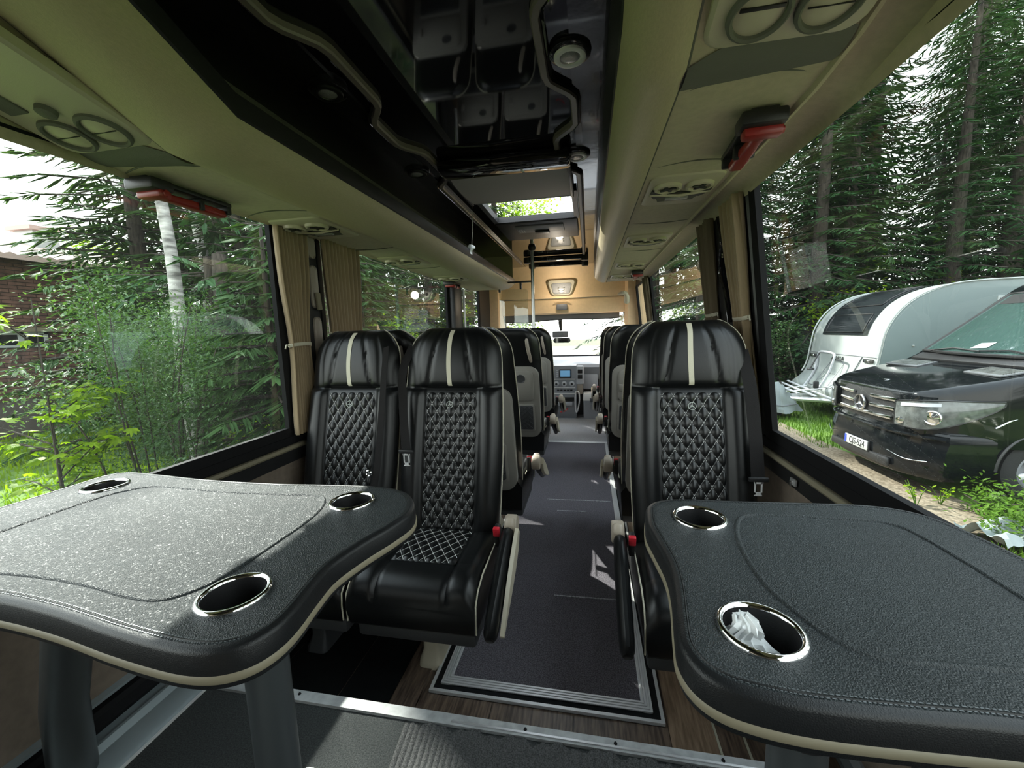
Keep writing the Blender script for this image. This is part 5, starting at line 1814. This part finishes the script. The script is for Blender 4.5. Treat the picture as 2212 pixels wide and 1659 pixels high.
leaf_me = maple_leaf().mesh('leaf', M['leaf_light'], False)
for i, (x, y, h, n, lab) in enumerate([(-4.15, 2.38, 2.30, 200, 'maple sapling with big yellow green leaves in front of the brick house'), (-4.0, 2.28, 1.45, 130, 'smaller maple sapling with glowing leaves below the house window'), (-3.3, 1.85, 0.95, 70, 'lowest maple sapling with lobed leaves at the left picture edge')]):
    R = random.Random(80 + i)
    t = thing('maple_sapling', lab, 'sapling', (x, y, GZ))
    st = MB()
    tips = []
    for k in range(9):
        a = R.uniform(0, 2 * PI)
        z0 = h * R.uniform(.3, .85)
        d = Vector((math.cos(a), math.sin(a), R.uniform(.1, .5)))
        L = R.uniform(.25, .6)
        e = Vector((0, 0, z0)) + d * L
        st.tube([(0, 0, z0), tuple(Vector((0, 0, z0)).lerp(e, .5) + Vector((0, 0, .03))), tuple(e)], [0.007, 0.005, 0.002], 5)
        tips.append((Vector((0, 0, z0)), e))
    st.tube([(0, 0, -.05), (0.02, 0, h * .5), (0, 0.02, h)], [0.014, .010, .004], 6)
    obj('stem', st, M['bark'], t)
    for k in range(n):
        a_, e_ = R.choice(tips)
        p = a_.lerp(e_, R.uniform(.3, 1.15)) + Vector((R.gauss(0, .07), R.gauss(0, .07), R.gauss(0, .04)))
        o = bpy.data.objects.new('leaf', leaf_me)
        COL.objects.link(o)
        o.parent = t
        o.location = p
        o.rotation_euler = (R.uniform(-.7, .2), R.uniform(-.4, .4), R.uniform(0, 6.28))
        s_ = R.uniform(.075, .125)
        o.scale = (s_, s_, s_)

# ---- brick house far left
hx = -12.0
h = thing('brick_house', 'dark brown brick house with pale roof behind the left bushes', 'house', (0, 0, 0))
obj('wall', MB().span((hx - 4, 2.0, GZ), (hx - 0.03, 9.6, 3.05)), M['mortar'], h, smooth=False)
bk = MB()
R = random.Random(5)
z = 0.0
c = 0
while z < 3.0:
    y = 2.0 - (0.14 if c % 2 else 0)
    while y < 9.6:
        y1 = min(y + 0.265, 9.6)
        if not (1.08 < z < 1.40 and 6.15 < (y + y1) / 2 < 7.10):
            q = R.uniform(-.006, .006)
            bk.span((hx - 0.03, max(2.0, y), z), (hx + q, y1, z + 0.062))
        y += 0.28
    z += 0.078
    c += 1
obj('bricks', bk, M['brick'], h, smooth=False, kind='stuff')
wn = obj('window', MB().span((hx - .03, 6.15, 1.10), (hx + .03, 7.10, 1.15)).span((hx - .03, 6.15, 1.37), (hx + .03, 7.10, 1.42)).span((hx - .03, 6.15, 1.10), (hx + .03, 6.21, 1.42)).span((hx - .03, 7.04, 1.10), (hx + .03, 7.10, 1.42)).span((hx - .03, 6.62, 1.10), (hx + .03, 6.70, 1.42)), M['white'], h, smooth=False)
obj('pane', MB().span((hx - .02, 6.21, 1.15), (hx - 0.01, 6.62, 1.37)), M['darkglass'], wn, smooth=False)
obj('pane', MB().span((hx - .02, 6.70, 1.15), (hx - 0.01, 7.04, 1.37)), M['darkglass'], wn, smooth=False)
obj('window_hood', MB().span((hx - .03, 6.05, 1.43), (hx + .10, 8.6, 1.52)), M['band'], h, smooth=False)
rf = MB()
rf.loft([[(hx + 0.45, y, 3.02 + 0.02 * math.cos(y * 30)), (hx - 2.2, y, 3.75 + 0.02 * math.cos(y * 30)), (hx - 5, y, 3.0), (hx - 5, y, 2.9), (hx - 2.2, y, 3.62), (hx + 0.45, y, 2.90)] for y in [1.6 + 0.052 * k for k in range(165)]])
obj('roof', rf, M['roof'], h, smooth=False, recalc=True)
ch = obj('chimney', MB().span((hx - 2.0, 8.0, 3.4), (hx - 1.4, 8.5, 3.95)), M['white'], h, smooth=False)
obj('chimney_cap', MB().span((hx - 2.1, 7.9, 3.95), (hx - 1.3, 8.6, 4.05)), M['roof'], ch, smooth=False)

# ================================================================== CARAVAN
cv = thing('caravan', 'white caravan with rounded front, dark front window and shade-grey side', 'caravan', (0, 0, 0))
PF = crom([(4.72, -0.42), (4.66, -0.20), (4.86, 0.00), (4.98, 0.27), (5.03, 0.60), (5.08, 0.93), (5.18, 1.18), (5.36, 1.42), (5.62, 1.60), (5.95, 1.715), (6.34, 1.765), (7.0, 1.78)], 6)
PF = [p for p in PF]
CY0, CY1 = 8.2, 10.5
rings = []
ys = [CY0, CY0 + .02, CY0 + .10, CY0 + .45, (CY0 + CY1) / 2, CY1 - .45, CY1 - .10, CY1 - .02, CY1]
for y in ys:
    e = min(y - CY0, CY1 - y)
    ins = 0.06 * (1 - min(1, e / .10)) ** 2
    rings.append([(x + ins, y, z - (ins * .6 if z > 1 else 0)) for x, z in PF])
body = MB()
body.loft(rings, cap=False, open_ring=True)
obj('front_shell', body, M['caravan'], cv, recalc=True, ang=60)
obj('roof', MB().span((7.0, CY0, 1.70), (11.6, CY1, 1.78)), M['caravan'], cv, smooth=False)
for y, nm in ((CY0 + .002, 'side_panel'), (CY1 - .002, 'side_panel')):
    poly = [(x + .03, z - .01) for x, z in PF if z > -0.30] + [(11.6, 1.77), (11.6, -0.32)]
    obj(nm, MB().prism(poly, y - .001, y + .001, lambda u, v, hh: (u, hh, v)), M['caravan_shaded'] if y < 9 else M['caravan'], cv, smooth=False)
obj('back_panel', MB().span((11.58, CY0, -.4), (11.62, CY1, 1.78)), M['caravan'], cv, smooth=False)
obj('underbody', MB().span((5.1, CY0 + .05, -0.5), (11.5, CY1 - .05, -0.3)), M['black'], cv, smooth=False)
obj('edge_trim', MB().tube([(x, CY0 - .004, z) for x, z in PF if z > 0.0], 0.016, 6), M['caravan'], cv)
obj('edge_trim', MB().tube([(x, CY1 + .004, z) for x, z in PF if z > 0.0], 0.016, 6), M['caravan'], cv)


def on_front(y0, y1, z0, z1, off, n=18, m=None):
    sub = [p for p in PF if z0 <= p[1] <= z1]
    rg = []
    for y in (y0, y1):
        row = []
        for i, (x, z) in enumerate(sub):
            a, c = sub[max(i - 1, 0)], sub[min(i + 1, len(sub) - 1)]
            d = Vector((c[0] - a[0], c[1] - a[1])).normalized()
            row.append((x - d.y * off, y, z + d.x * off))
        rg.append(row)
    return rg


fr = on_front(CY0 + .42, CY1 - .42, 0.86, 1.768, 0.015)
fwn = obj('front_window', MB().loft(fr, cap=False, open_ring=True), M['darkglass'], cv, recalc=True)
for (a, c, z0, z1) in ((CY0 + .55, CY1 - .55, 0.92, 1.30), (CY0 + .55, CY1 - .55, 1.42, 1.72)):
    q = on_front(a, c, z0, z1, 0.024)
    obj('pane', MB().loft(q, cap=False, open_ring=True), M['darkglass'], fwn, recalc=True)
    lp = [Vector(p) for p in q[0]] + [Vector(p) for p in q[1][::-1]]
    obj('pane_frame', MB().tube(lp, 0.012, 6, closed=True), M['black'], fwn)
# gas locker lid lines, lamps, letters
def seam(pts, r_=0.006, m='grey_mid', nm='seam'):
    return obj(nm, MB().tube(pts, r_, 5), M[m], cv)


def fx(z):
    for (xa, za), (xb, zb_) in zip(PF, PF[1:]):
        if za <= z <= zb_:
            return xa + (xb - xa) * (z - za) / (zb_ - za + 1e-9)
    return PF[0][0]


seam([(fx(.49) - .004, y, .49) for y in (CY0 + .02, 9.35, CY1 - .02)])
for pts in ([(.48, 8.62), (.20, 8.74), (-.05, 8.80), (-.16, 8.95), (-.16, 9.35), (-.16, 9.75), (-.05, 9.90), (.20, 9.96), (.48, 10.08)], [(.30, 9.12), (.36, 9.18), (.36, 9.52), (.30, 9.58), (-.12, 9.60)], [(.30, 9.12), (-.12, 9.10)]):
    seam([(fx(z) - .006, y, z) for z, y in pts], 0.009 if len(pts) > 6 else 0.006)
for y in (CY0 + .22, CY1 - .22):
    lm = obj('lamp', MB().rbox((fx(.42) - .01, y, .42), (0.05, 0.26, 0.07), 0.02), M['black'], cv)
    obj('lamp_lens', MB().rbox((fx(.42) - .035, y, .42), (0.02, 0.14, 0.05), 0.01), M['chrome'], lm)


def text(name, s_, loc, rot, size, m, parent, ext=0.002, xs=1.0, shear=0.0, spacing=1.0):
    cu = bpy.data.curves.new(name, 'FONT')
    cu.body = s_
    cu.size = size
    cu.extrude = ext
    cu.shear = shear
    cu.space_character = spacing
    cu.align_x = 'CENTER'
    cu.align_y = 'CENTER'
    o = bpy.data.objects.new(name, cu)
    COL.objects.link(o)
    dg = bpy.context.evaluated_depsgraph_get()
    me = bpy.data.meshes.new_from_object(o.evaluated_get(dg))
    bpy.data.objects.remove(o)
    me.materials.clear()
    me.materials.append(m)
    o = bpy.data.objects.new(name, me)
    COL.objects.link(o)
    o.parent = parent
    o.location = loc
    o.rotation_euler = rot
    o.scale = (xs, 1, 1)
    return o


text('lettering', 'ADRIA', (fx(.40) - .012, 9.36, .405), (PI / 2 - .05, 0, -PI / 2), 0.12, M['ink'], cv, 0.003, 1.0, 0.25, 1.25)
text('model_lettering', 'ADORA', (fx(.10) - .012, 9.36, .06), (PI / 2 - .3, 0, -PI / 2), 0.10, M['ink'], cv, 0.003, 1.0, 0.3, 1.0)
# side fittings
vt = obj('side_vent', MB().rbox((6.95, CY0 - .008, 1.33), (0.60, 0.02, 0.34), 0.006), M['caravan'], cv)
for k in range(9):
    obj('vent_slat', MB().box((6.95, CY0 - .020, 1.20 + 0.032 * k), (0.53, 0.012, 0.018), (0.5, 0, 0)), M['white'], vt, smooth=False)
obj('vent_dark', MB().span((6.68, CY0 - .0185, 1.185), (7.22, CY0 - .016, 1.475)), M['grey_mid'], vt, smooth=False)
obj('side_hatch', MB().rbox((6.05, CY0 - .006, .33), (0.62, 0.014, 0.30), 0.02), M['caravan'], cv)
obj('hatch_panel', MB().rbox((6.05, CY0 - .012, .33), (0.56, 0.012, 0.24), 0.02), M['caravan_shaded'], cv)
obj('marker_lamp', MB().rbox((5.52, CY0 - .01, .70), (0.03, 0.02, 0.03), 0.006), M['plate'], cv)
obj('side_mark', MB().rbox((6.45, CY0 - .03, .72), (0.10, 0.06, 0.07), 0.02), M['white'], cv)
# drawbar with cover
obj('drawbar', MB().tube([(5.0, 8.9, -.42), (3.75, 9.30, -.38)], 0.05, 8).tube([(5.0, 9.8, -.42), (3.75, 9.36, -.38)], 0.05, 8), M['steel'], cv)
obj('jockey_wheel', MB().tube([(3.95, 9.33, -.05), (3.95, 9.33, -.62)], 0.03, 8).lathe([(0.10, -.03), (0.11, 0), (0.10, .03), (0.03, .03), (0.03, -.03), (0.10, -.03)], (3.95, 9.33, -.69), 16, 'y'), M['black'], cv)
obj('wheel', MB().lathe([(0.20, -.09), (0.30, -.09), (0.33, -.06), (0.33, .06), (0.30, .09), (0.20, .09)], (8.6, CY0 + .15, GZ + .33), 28, 'y'), M['tyre'], cv)
obj('skirt', MB().span((5.1, CY0 + .03, -.55), (11.5, CY0 + .05, -.30)), M['caravan_shaded'], cv, smooth=False)
cvr = thing('hitch_cover', 'grey crumpled tarpaulin over the caravan coupling in the grass', 'cover', (3.80, 9.32, -0.42))
R = random.Random(3)
rings = []
for k in range(9):
    v = k / 8
    rad = 0.10 + 0.34 * v ** .8
    rings.append([((rad * 1.25 * math.cos(a)) * (1 + .10 * math.sin(a * 5 + k)), rad * .8 * math.sin(a) * (1 + .12 * math.sin(a * 7 - k)), 0.34 - 0.58 * v + .02 * math.sin(a * 6)) for a in [2 * PI * q / 36 for q in range(36)]])
obj('tarpaulin', MB().loft(rings), M['cover'], cvr, ang=30)
obj('cover_cord', MB().tube([(p[0] * 1.02, p[1] * 1.02, p[2]) for p in rings[6]], 0.012, 5, closed=True), M['grey_mid'], cvr)
bkr = thing('bike_rack', 'folded silver bicycle rack standing on the caravan drawbar', 'bike rack', (0, 0, 0))
obj('upright_hoop', MB().tube(crom([(4.55, 9.10, -.20), (4.70, 9.08, .12), (4.78, 9.07, .42), (4.80, 9.14, .52), (4.80, 9.55, .54), (4.79, 9.66, .46), (4.72, 9.66, .10), (4.52, 9.66, -.25)], 5), 0.020, 8), M['grey_light'], bkr)
for k, x in enumerate((4.05, 4.28, 4.5)):
    obj('bike_rail', MB().rbox((x, 9.35, -.20 - .015 * k), (0.05, 1.5, 0.03), 0.01, 2, (0.06 * k, 0, 0.10 * k - .1)), M['grey_light'], bkr)
obj('cross_tube', MB().tube([(4.62, 9.08, -.18), (3.98, 9.12, -.24)], 0.018, 8).tube([(4.6, 9.64, -.2), (3.98, 9.58, -.26)], 0.018, 8), M['steel'], bkr)
obj('clamp_arm', MB().tube([(4.78, 9.60, .50), (4.70, 9.58, .36), (4.62, 9.57, .20)], 0.014, 8).lathe([(0, 0.03), (0.06, 0.02), (0.07, 0), (0.05, -.02), (0, -.03)], (4.62, 9.57, .17), 12), M['black'], bkr)
obj('strap_hook', MB().rbox((4.50, 9.08, -.10), (0.10, 0.05, 0.14), 0.02), M['black'], bkr)

# ================================================================== BLACK VAN
vn = thing('van', 'glossy black van with chrome grille bars and star emblem, nose toward the bus', 'van', (0, 0, 0))
VC, VW = 5.86, 0.97           # centre line y, half width


def yoff(x):                   # plan taper towards the nose
    return 1 - 0.20 * max(0.0, (4.15 - x) / 0.65) ** 2.0 if x < 4.15 else 1.0


def vsec(x, zb_, zt, w_, r_):
    """vertical section across the van at x"""
    pts = []
    for k in range(7):
        a = PI / 2 * k / 6
        pts.append((x, VC - w_ + r_ - r_ * math.cos(a), zt - r_ + r_ * math.sin(a)))
    for k in range(6, -1, -1):
        a = PI / 2 * k / 6
        pts.append((x, VC + w_ - r_ + r_ * math.cos(a), zt - r_ + r_ * math.sin(a)))
    pts += [(x, VC + w_ * 1.02, (zb_ + zt) / 2), (x, VC + w_, zb_), (x, VC - w_, zb_), (x, VC - w_ * 1.02, (zb_ + zt) / 2)]
    return pts


# nose and bonnet: width and top height along x
ST = [(3.50, .06, .30, .62), (3.515, -.02, .335, .72), (3.56, -.10, .365, .80), (3.66, -.16, .40, .87), (3.85, -.20, .445, .93), (4.10, -.20, .50, .97), (4.35, -.20, .555, .985), (4.55, -.20, .60, .985)]
b = MB().loft([vsec(x, zb_, zt, w_, .10) for x, zb_, zt, w_ in ST])
obj('bonnet', b, M['paint'], vn, ang=60, recalc=True)
# body behind with wheel arch: side profile prism plus roof
side = [(4.05, -.30), (4.05, .30), (4.52, .58), (4.66, .66), (5.62, 1.50), (5.80, 1.62), (6.3, 1.72), (9.6, 1.74), (9.7, 1.6), (9.72, -.45)]
arch = [(4.55 + 0.42 * math.cos(a), GZ + .36 + 0.42 * math.sin(a)) for a in [PI * q / 16 for q in range(17)]]
poly = side + [(arch[0][0], -.45)] + arch + [(arch[-1][0], -.40)]
poly = [(u, v) for u, v in poly]
bm = bmesh.new()
for yy, nx_ in ((VC - VW, -1), (VC + VW, 1)):
    pass
sp = MB()
inset = lambda z: 0.0 if z < .6 else 0.13 * min(1.0, (z - .6) / 1.1)
n = len(poly)
va = [(u, VC - VW + inset(v), v) for u, v in poly]
vb = [(u, VC + VW - inset(v), v) for u, v in poly]
sp.add(va + vb, [tuple(range(n)), tuple(range(2 * n - 1, n - 1, -1))] + [(i, n + i, n + (i + 1) % n, (i + 1) % n) for i in range(n)])
obj('body', sp, M['paint'], vn, smooth=True, ang=25, recalc=True)
# bumper
bs = []
for zz, grow in [(-.60, .90), (-.58, .95), (-.52, .985), (-.40, 1.0), (-.28, 1.0), (-.16, .995), (-.10, .985), (-.06, .95)]:
    ring = []
    for q in range(25):
        u = -1 + 2 * q / 24
        yv = VC + u * 0.99 * grow
        xx = 3.43 + 0.10 * (1 - grow) * 4 + 0.24 * abs(u) ** 3.2 + (0.03 if zz > -.2 else 0)
        ring.append((xx, yv, zz))
    ring += [(4.12, VC + .985 * grow, zz), (4.12, VC - .985 * grow, zz)]
    bs.append(ring)
obj('bumper', MB().loft(bs), M['paint'], vn, ang=40, recalc=True)
obj('bumper_ledge', MB().tube([(3.445 + .24 * abs(u) ** 3.2, VC + u * .97, -.125) for u in [-1 + q / 10 for q in range(21)]], 0.022, 8), M['paint'], vn)
obj('lower_grille', MB().rbox((3.44, VC, -.50), (0.05, 1.1, 0.10), 0.02), M['black'], vn)
# fog lamp trims
for sgn in (-1, 1):
    y = VC + sgn * .70
    xx = 3.43 + .24 * .70 ** 3.2
    obj('fog_trim', MB().tube(crom([(xx - .01 - .04, y - sgn * .22, -.36), (xx - .012 + .0, y, -.40), (xx + .07, y + sgn * .20, -.375)], 6), [0.006] * 13, 6), M['chrome'], vn)
# grille
gr_ = obj('grille', MB().loft([[(x + .05 * (u / .55) ** 2, VC + u * s_, z) for u in [-.55 + 1.1 * q / 16 for q in range(17)]] for x, z, s_ in [(3.475, .31, 1.0), (3.455, .22, 1.0), (3.445, .06, .94), (3.46, -.06, .86)]], cap=False, open_ring=True), M['black'], vn, recalc=True)
for z, s_ in ((.235, .53), (.125, .51), (.015, .48)):
    for sgn in ((-1, 1) if z > .05 else (0,)):
        us = [u for u in [-s_ + 2 * s_ * q / 20 for q in range(21)] if sgn == 0 or u * sgn > .125]
        rg = []
        for u in us:
            x0 = 3.447 + .05 * (u / .55) ** 2
            rg.append([(x0 + a_, VC + u, z + c_) for a_, c_ in ((0, -.022), (-.016, -.018), (-.024, 0), (-.016, .020), (0, .022))])
        obj('grille_bar', MB().loft(rg), M['chrome'], vn, ang=50, recalc=True)
E_R = 0.105
Rm = Matrix.Rotation(-PI / 2, 3, 'Y')
em = MB().lathe([(E_R, 0), (E_R, .012), (E_R * .95, .02), (E_R * .86, .018), (E_R * .84, 0)], n=36)
for k in range(3):
    a = PI / 2 + k * 2 * PI / 3
    d_, p_ = Vector((math.cos(a), math.sin(a), 0)), Vector((-math.sin(a), math.cos(a), 0))
    z_ = Vector((0, 0, .012))
    em.add([p_ * E_R * .14 + z_ * .6, -p_ * E_R * .14 + z_ * .6, d_ * E_R * .9 + z_ * .8, z_ * 2.0], [(0, 2, 3), (1, 3, 2), (0, 1, 2)])
# local z -> -x, local y -> z
T_ = Matrix(((0, 0, -1, 3.425), (-1, 0, 0, VC), (0, 1, 0, .12), (0, 0, 0, 1)))
obj('star_emblem', em.xf(T_), M['chrome'], vn, ang=30)
obj('emblem_back', MB().disc((3.436, VC, .12), .098, 30, (-1, 0, 0)), M['black'], vn)
# headlamps: a clear cover that follows the plan curve of the nose
NC = crom([(3.475, .56), (3.50, .66), (3.55, .78), (3.65, .865), (3.80, .925), (3.97, .958), (4.13, .975)], 6)
for sgn in (-1, 1):
    def lampP(u, v, off=0.0):
        f = u * (len(NC) - 1)
        i = min(len(NC) - 2, int(f))
        x = NC[i][0] + (NC[i + 1][0] - NC[i][0]) * (f - i)
        y = NC[i][1] + (NC[i + 1][1] - NC[i][1]) * (f - i)
        d = Vector((NC[i + 1][0] - NC[i][0], NC[i + 1][1] - NC[i][1])).normalized()
        nrm = Vector((-d.y, d.x))
        zb_ = -0.06 + 0.03 * (1 - u) + 0.62 * max(0, u - .35) ** 1.6
        zt = 0.235 + 0.055 * math.sin(min(1, u * 1.5) * PI / 2)
        z = zb_ + (zt - zb_) * v
        o_ = 0.026 + 0.020 * math.sin(PI * v) * math.sin(PI * min(1, max(0, u))) ** .5 + off
        return (x + nrm.x * o_, VC + sgn * (y + nrm.y * o_), z)
    hl = obj('headlamp', MB().grid(22, 10, lampP), M['lamp_glass'], vn, recalc=True)
    edge = [lampP(u / 12, 0, -.004) for u in range(13)] + [lampP(1, .5, -.004)] + [lampP(u / 12, 1, -.004) for u in range(12, -1, -1)] + [lampP(0, .5, -.004)]
    obj('headlamp_rim', MB().tube(edge, 0.010, 6, closed=True), M['black'], hl)
    q = Vector((-.85, sgn * .5, 0)).to_track_quat('Z', 'Y').to_matrix()
    obj('headlamp_lens', MB().lathe([(.078, -.01), (.078, .008), (.070, .014), (.062, .004), (.05, .006), (.03, .016), (0, .02)], lampP(.46, .42, .006), 24, 'z', q), M['chrome'], hl)
    obj('indicator', MB().lathe([(.04, -.01), (.038, .006), (.02, .014), (0, .016)], lampP(.13, .22, .004), 18, 'z', q), M['chrome'], hl)
    obj('lamp_brow', MB().grid(14, 2, lambda u, v: lampP(.12 + .40 * u, .80 + .12 * v, .006)), M['grey_light'], hl, recalc=True)
# bonnet vents and badges
for sgn in (-1, 1):
    bv = obj('bonnet_vent', MB().rbox((4.34, VC + sgn * .60, .560), (0.26, .50, .020), .006, 2, (0, -0.20, sgn * .10)), M['bonnet_grey'], vn)
    for k in range(9):
        obj('vent_slat', MB().box((4.25 + .0225 * k, VC + sgn * .60, .5535 + .0046 * k + .0), (.009, .44, .012), (0, -0.20, sgn * .10)), M['lamp_glass'], bv, smooth=False)
obj('bonnet_badge', MB().lathe([(0.035, 0), (0.033, .006), (0, .008)], (3.70, VC, .41), 20), M['chrome'], vn)
# windscreen (in the raked plane between (4.66,.66) and (5.62,1.50))
def wsp(u, v, off=0.012):
    x = 4.70 + (5.56 - 4.70) * v
    z = 0.70 + (1.44 - 0.70) * v
    nrm = Vector((-(1.44 - .70), 0, (5.56 - 4.70))).normalized()
    w_ = .90 - .10 * v
    p = Vector((x - .10 * (1 - u * u) , VC + u * w_, z + 0.0)) + nrm * off
    return tuple(p)
wsg = obj('windscreen', MB().grid(12, 8, lambda u, v: wsp(-1 + 2 * u, v)), M['cabglass'], vn, recalc=True)
obj('windscreen_frame', MB().tube([wsp(-1, 0), wsp(-1, .5), wsp(-1, 1), wsp(-.5, 1), wsp(0, 1), wsp(.5, 1), wsp(1, 1), wsp(1, .5), wsp(1, 0), wsp(.5, 0), wsp(0, 0), wsp(-.5, 0)], 0.02, 6, closed=True), M['black'], wsg)
obj('sun_strip', MB().grid(12, 2, lambda u, v: wsp(-.9 + 1.8 * u, .82 + .16 * v, .016)), M['black'], wsg)
obj('paper_slip', MB().quad(wsp(-.05, .10, .018), wsp(.18, .08, .018), wsp(.12, .17, .018), wsp(-.08, .19, .018)), M['cover'], wsg, smooth=False)
for sgn in (-1, 1):
    obj('wiper', MB().tube([wsp(sgn * .8, .0, .03), wsp(sgn * .4, .06, .035), wsp(sgn * -.05, .03, .035)], 0.010, 5), M['black'], vn)
obj('scuttle', MB().rbox((4.60, VC, .635), (0.16, 1.75, .05), .015, 2, (0, -.45, 0)), M['black'], vn)
# side window and mirror on the near side
obj('side_window', MB().prism([(5.02, .70), (5.60, 1.30), (6.3, 1.36), (6.3, .70)], VC - VW + .012, VC - VW + .05, lambda u, v, hh: (u, hh - .03 + inset(v) * 1.0, v)), M['cabglass'], vn, smooth=False)
mr = obj('door_mirror', MB().rbox((5.05, VC - VW - .14, .88), (.12, .20, .34), .04), M['black'], vn)
obj('mirror_arm', MB().tube([(5.12, VC - VW + .05, .74), (5.08, VC - VW - .10, .78)], .03, 8), M['black'], mr)
obj('side_trim', MB().tube([(4.08, VC - VW - .012, .02), (4.2, VC - VW - .016, .10), (4.38, VC - VW - .016, .17)], 0.010, 6), M['chrome'], vn)
obj('wheel_arch_lip', MB().tube([(4.55 + .425 * math.cos(a), VC - VW - .006, GZ + .36 + .425 * math.sin(a)) for a in [PI * q / 20 for q in range(21)]], .018, 6), M['black'], vn)
obj('arch_liner', MB().span((4.14, VC - VW + .16, GZ + .30), (4.96, VC + VW - .16, GZ + .80)), M['black'], vn, smooth=False)
obj('antenna', MB().tube([(6.2, VC - .3, 1.70), (6.45, VC - .3, 2.05)], 0.006, 5), M['black'], vn)
for y in (VC - VW + .12, VC + VW - .12):
    sg = -1 if y < VC else 1
    wh = obj('wheel', MB().lathe([(.215, -.10), (.30, -.115), (.345, -.09), (.352, 0), (.345, .09), (.30, .115), (.215, .10), (.215, -.10)], (4.55, y, GZ + .352), 36, 'y'), M['tyre'], vn, ang=50)
    obj('rim', MB().lathe([(.218, .06 * sg), (.215, .10 * sg), (.20, .105 * sg), (.19, .07 * sg), (.06, .06 * sg), (.05, .075 * sg), (0, .08 * sg)], (4.55, y, GZ + .352), 36, 'y'), M['grey_mid'], wh, recalc=True)
    for k in range(6):
        a = 2 * PI * k / 6 + .3
        c_, s_ = math.cos(a), math.sin(a)
        obj('spoke', MB().rbox((4.55 + .13 * c_, y + .085 * sg, GZ + .352 + .13 * s_), (.17, .03, .06), .01, 2, (0, -a, 0)), M['alu'], wh)
# number plate
pl = obj('number_plate', MB().rbox((3.402, VC - .02, -.395), (.012, .442, .118), .004), M['plate'], vn)
obj('plate_band', MB().rbox((3.3945, VC + .183, -.395), (.003, .038, .106), .001), M['plateblue'], pl)
text('plate_lettering', 'CJS-524', (3.3945, VC - .042, -.398), (PI / 2, 0, -PI / 2), .118, M['ink'], pl, .001, .80, 0.0, 1.0)
obj('plate_holder', MB().rbox((3.415, VC - .02, -.40), (.02, .46, .135), .006), M['black'], vn)

# ---- verge plants and scrap in the foreground right
for i, (x, y, hgt, lab) in enumerate([(3.35, 4.72, .26, 'thin wild stalk with small yellow flower near the van bumper'), (3.62, 4.80, .24, 'wild weed with white flower head beside the van tyre'), (3.10, 4.95, .10, 'flat yellow green weed leaves on the gravel by the bumper')]):
    R = random.Random(90 + i)
    t = thing('wild_plant', lab, 'weed', (x, y, GZ))
    st, lf = MB(), MB()
    for k in range(5):
        a = R.uniform(0, 6.28)
        tip = Vector((math.cos(a) * hgt * .4, math.sin(a) * hgt * .4, hgt * R.uniform(.6, 1.1)))
        st.tube([(0, 0, 0), tuple(tip * .5 + Vector((0, 0, .03))), tuple(tip)], .0035, 5)
        for q in range(6):
            p = tip * R.uniform(.3, 1)
            d_ = Vector((R.uniform(-1, 1), R.uniform(-1, 1), R.uniform(-.2, .5))).normalized()
            s_ = d_.cross(Vector((0, 0, 1))).normalized()
            lf.add([p, p + d_ * .025 + s_ * .014, p + d_ * .055, p + d_ * .025 - s_ * .014], [(0, 1, 2, 3)])
    obj('stalks', st, M['grass'], t)
    obj('leaves', lf, M['leaf_light'], t, smooth=False, kind='stuff')
for i, (x, y, s_) in enumerate([(3.9, 4.55, 1.0), (4.3, 4.2, 1.2), (3.6, 4.1, .8), (4.9, 4.5, 1.2), (4.0, 3.7, 1.0)]):
    bush(['ragged green clump in front of the van wheel', 'leafy verge clump right of the van wheel clump', 'low yellow green clump nearest the right window', 'tall verge clump at the right picture edge', 'low clump beside the pale scrap sheet'][i], x, y, .30 * s_, .28 * s_, 700, M['grass'], 30 + i, .06, .012, 'verge_clump')
R = random.Random(8)
b = MB()
b.grid(18, 14, lambda u, v: (3.28 + .62 * u, 3.70 + .50 * v, GZ + .06 + .05 * math.sin(u * 9 + v * 4) + .04 * math.sin(v * 13 - u * 5) + R.uniform(-.01, .01) + .06))
tag(obj('scrap_sheet', b, M['cover'], ang=20), 'crumpled pale grey plastic sheet lying in the verge grass', 'plastic sheet')
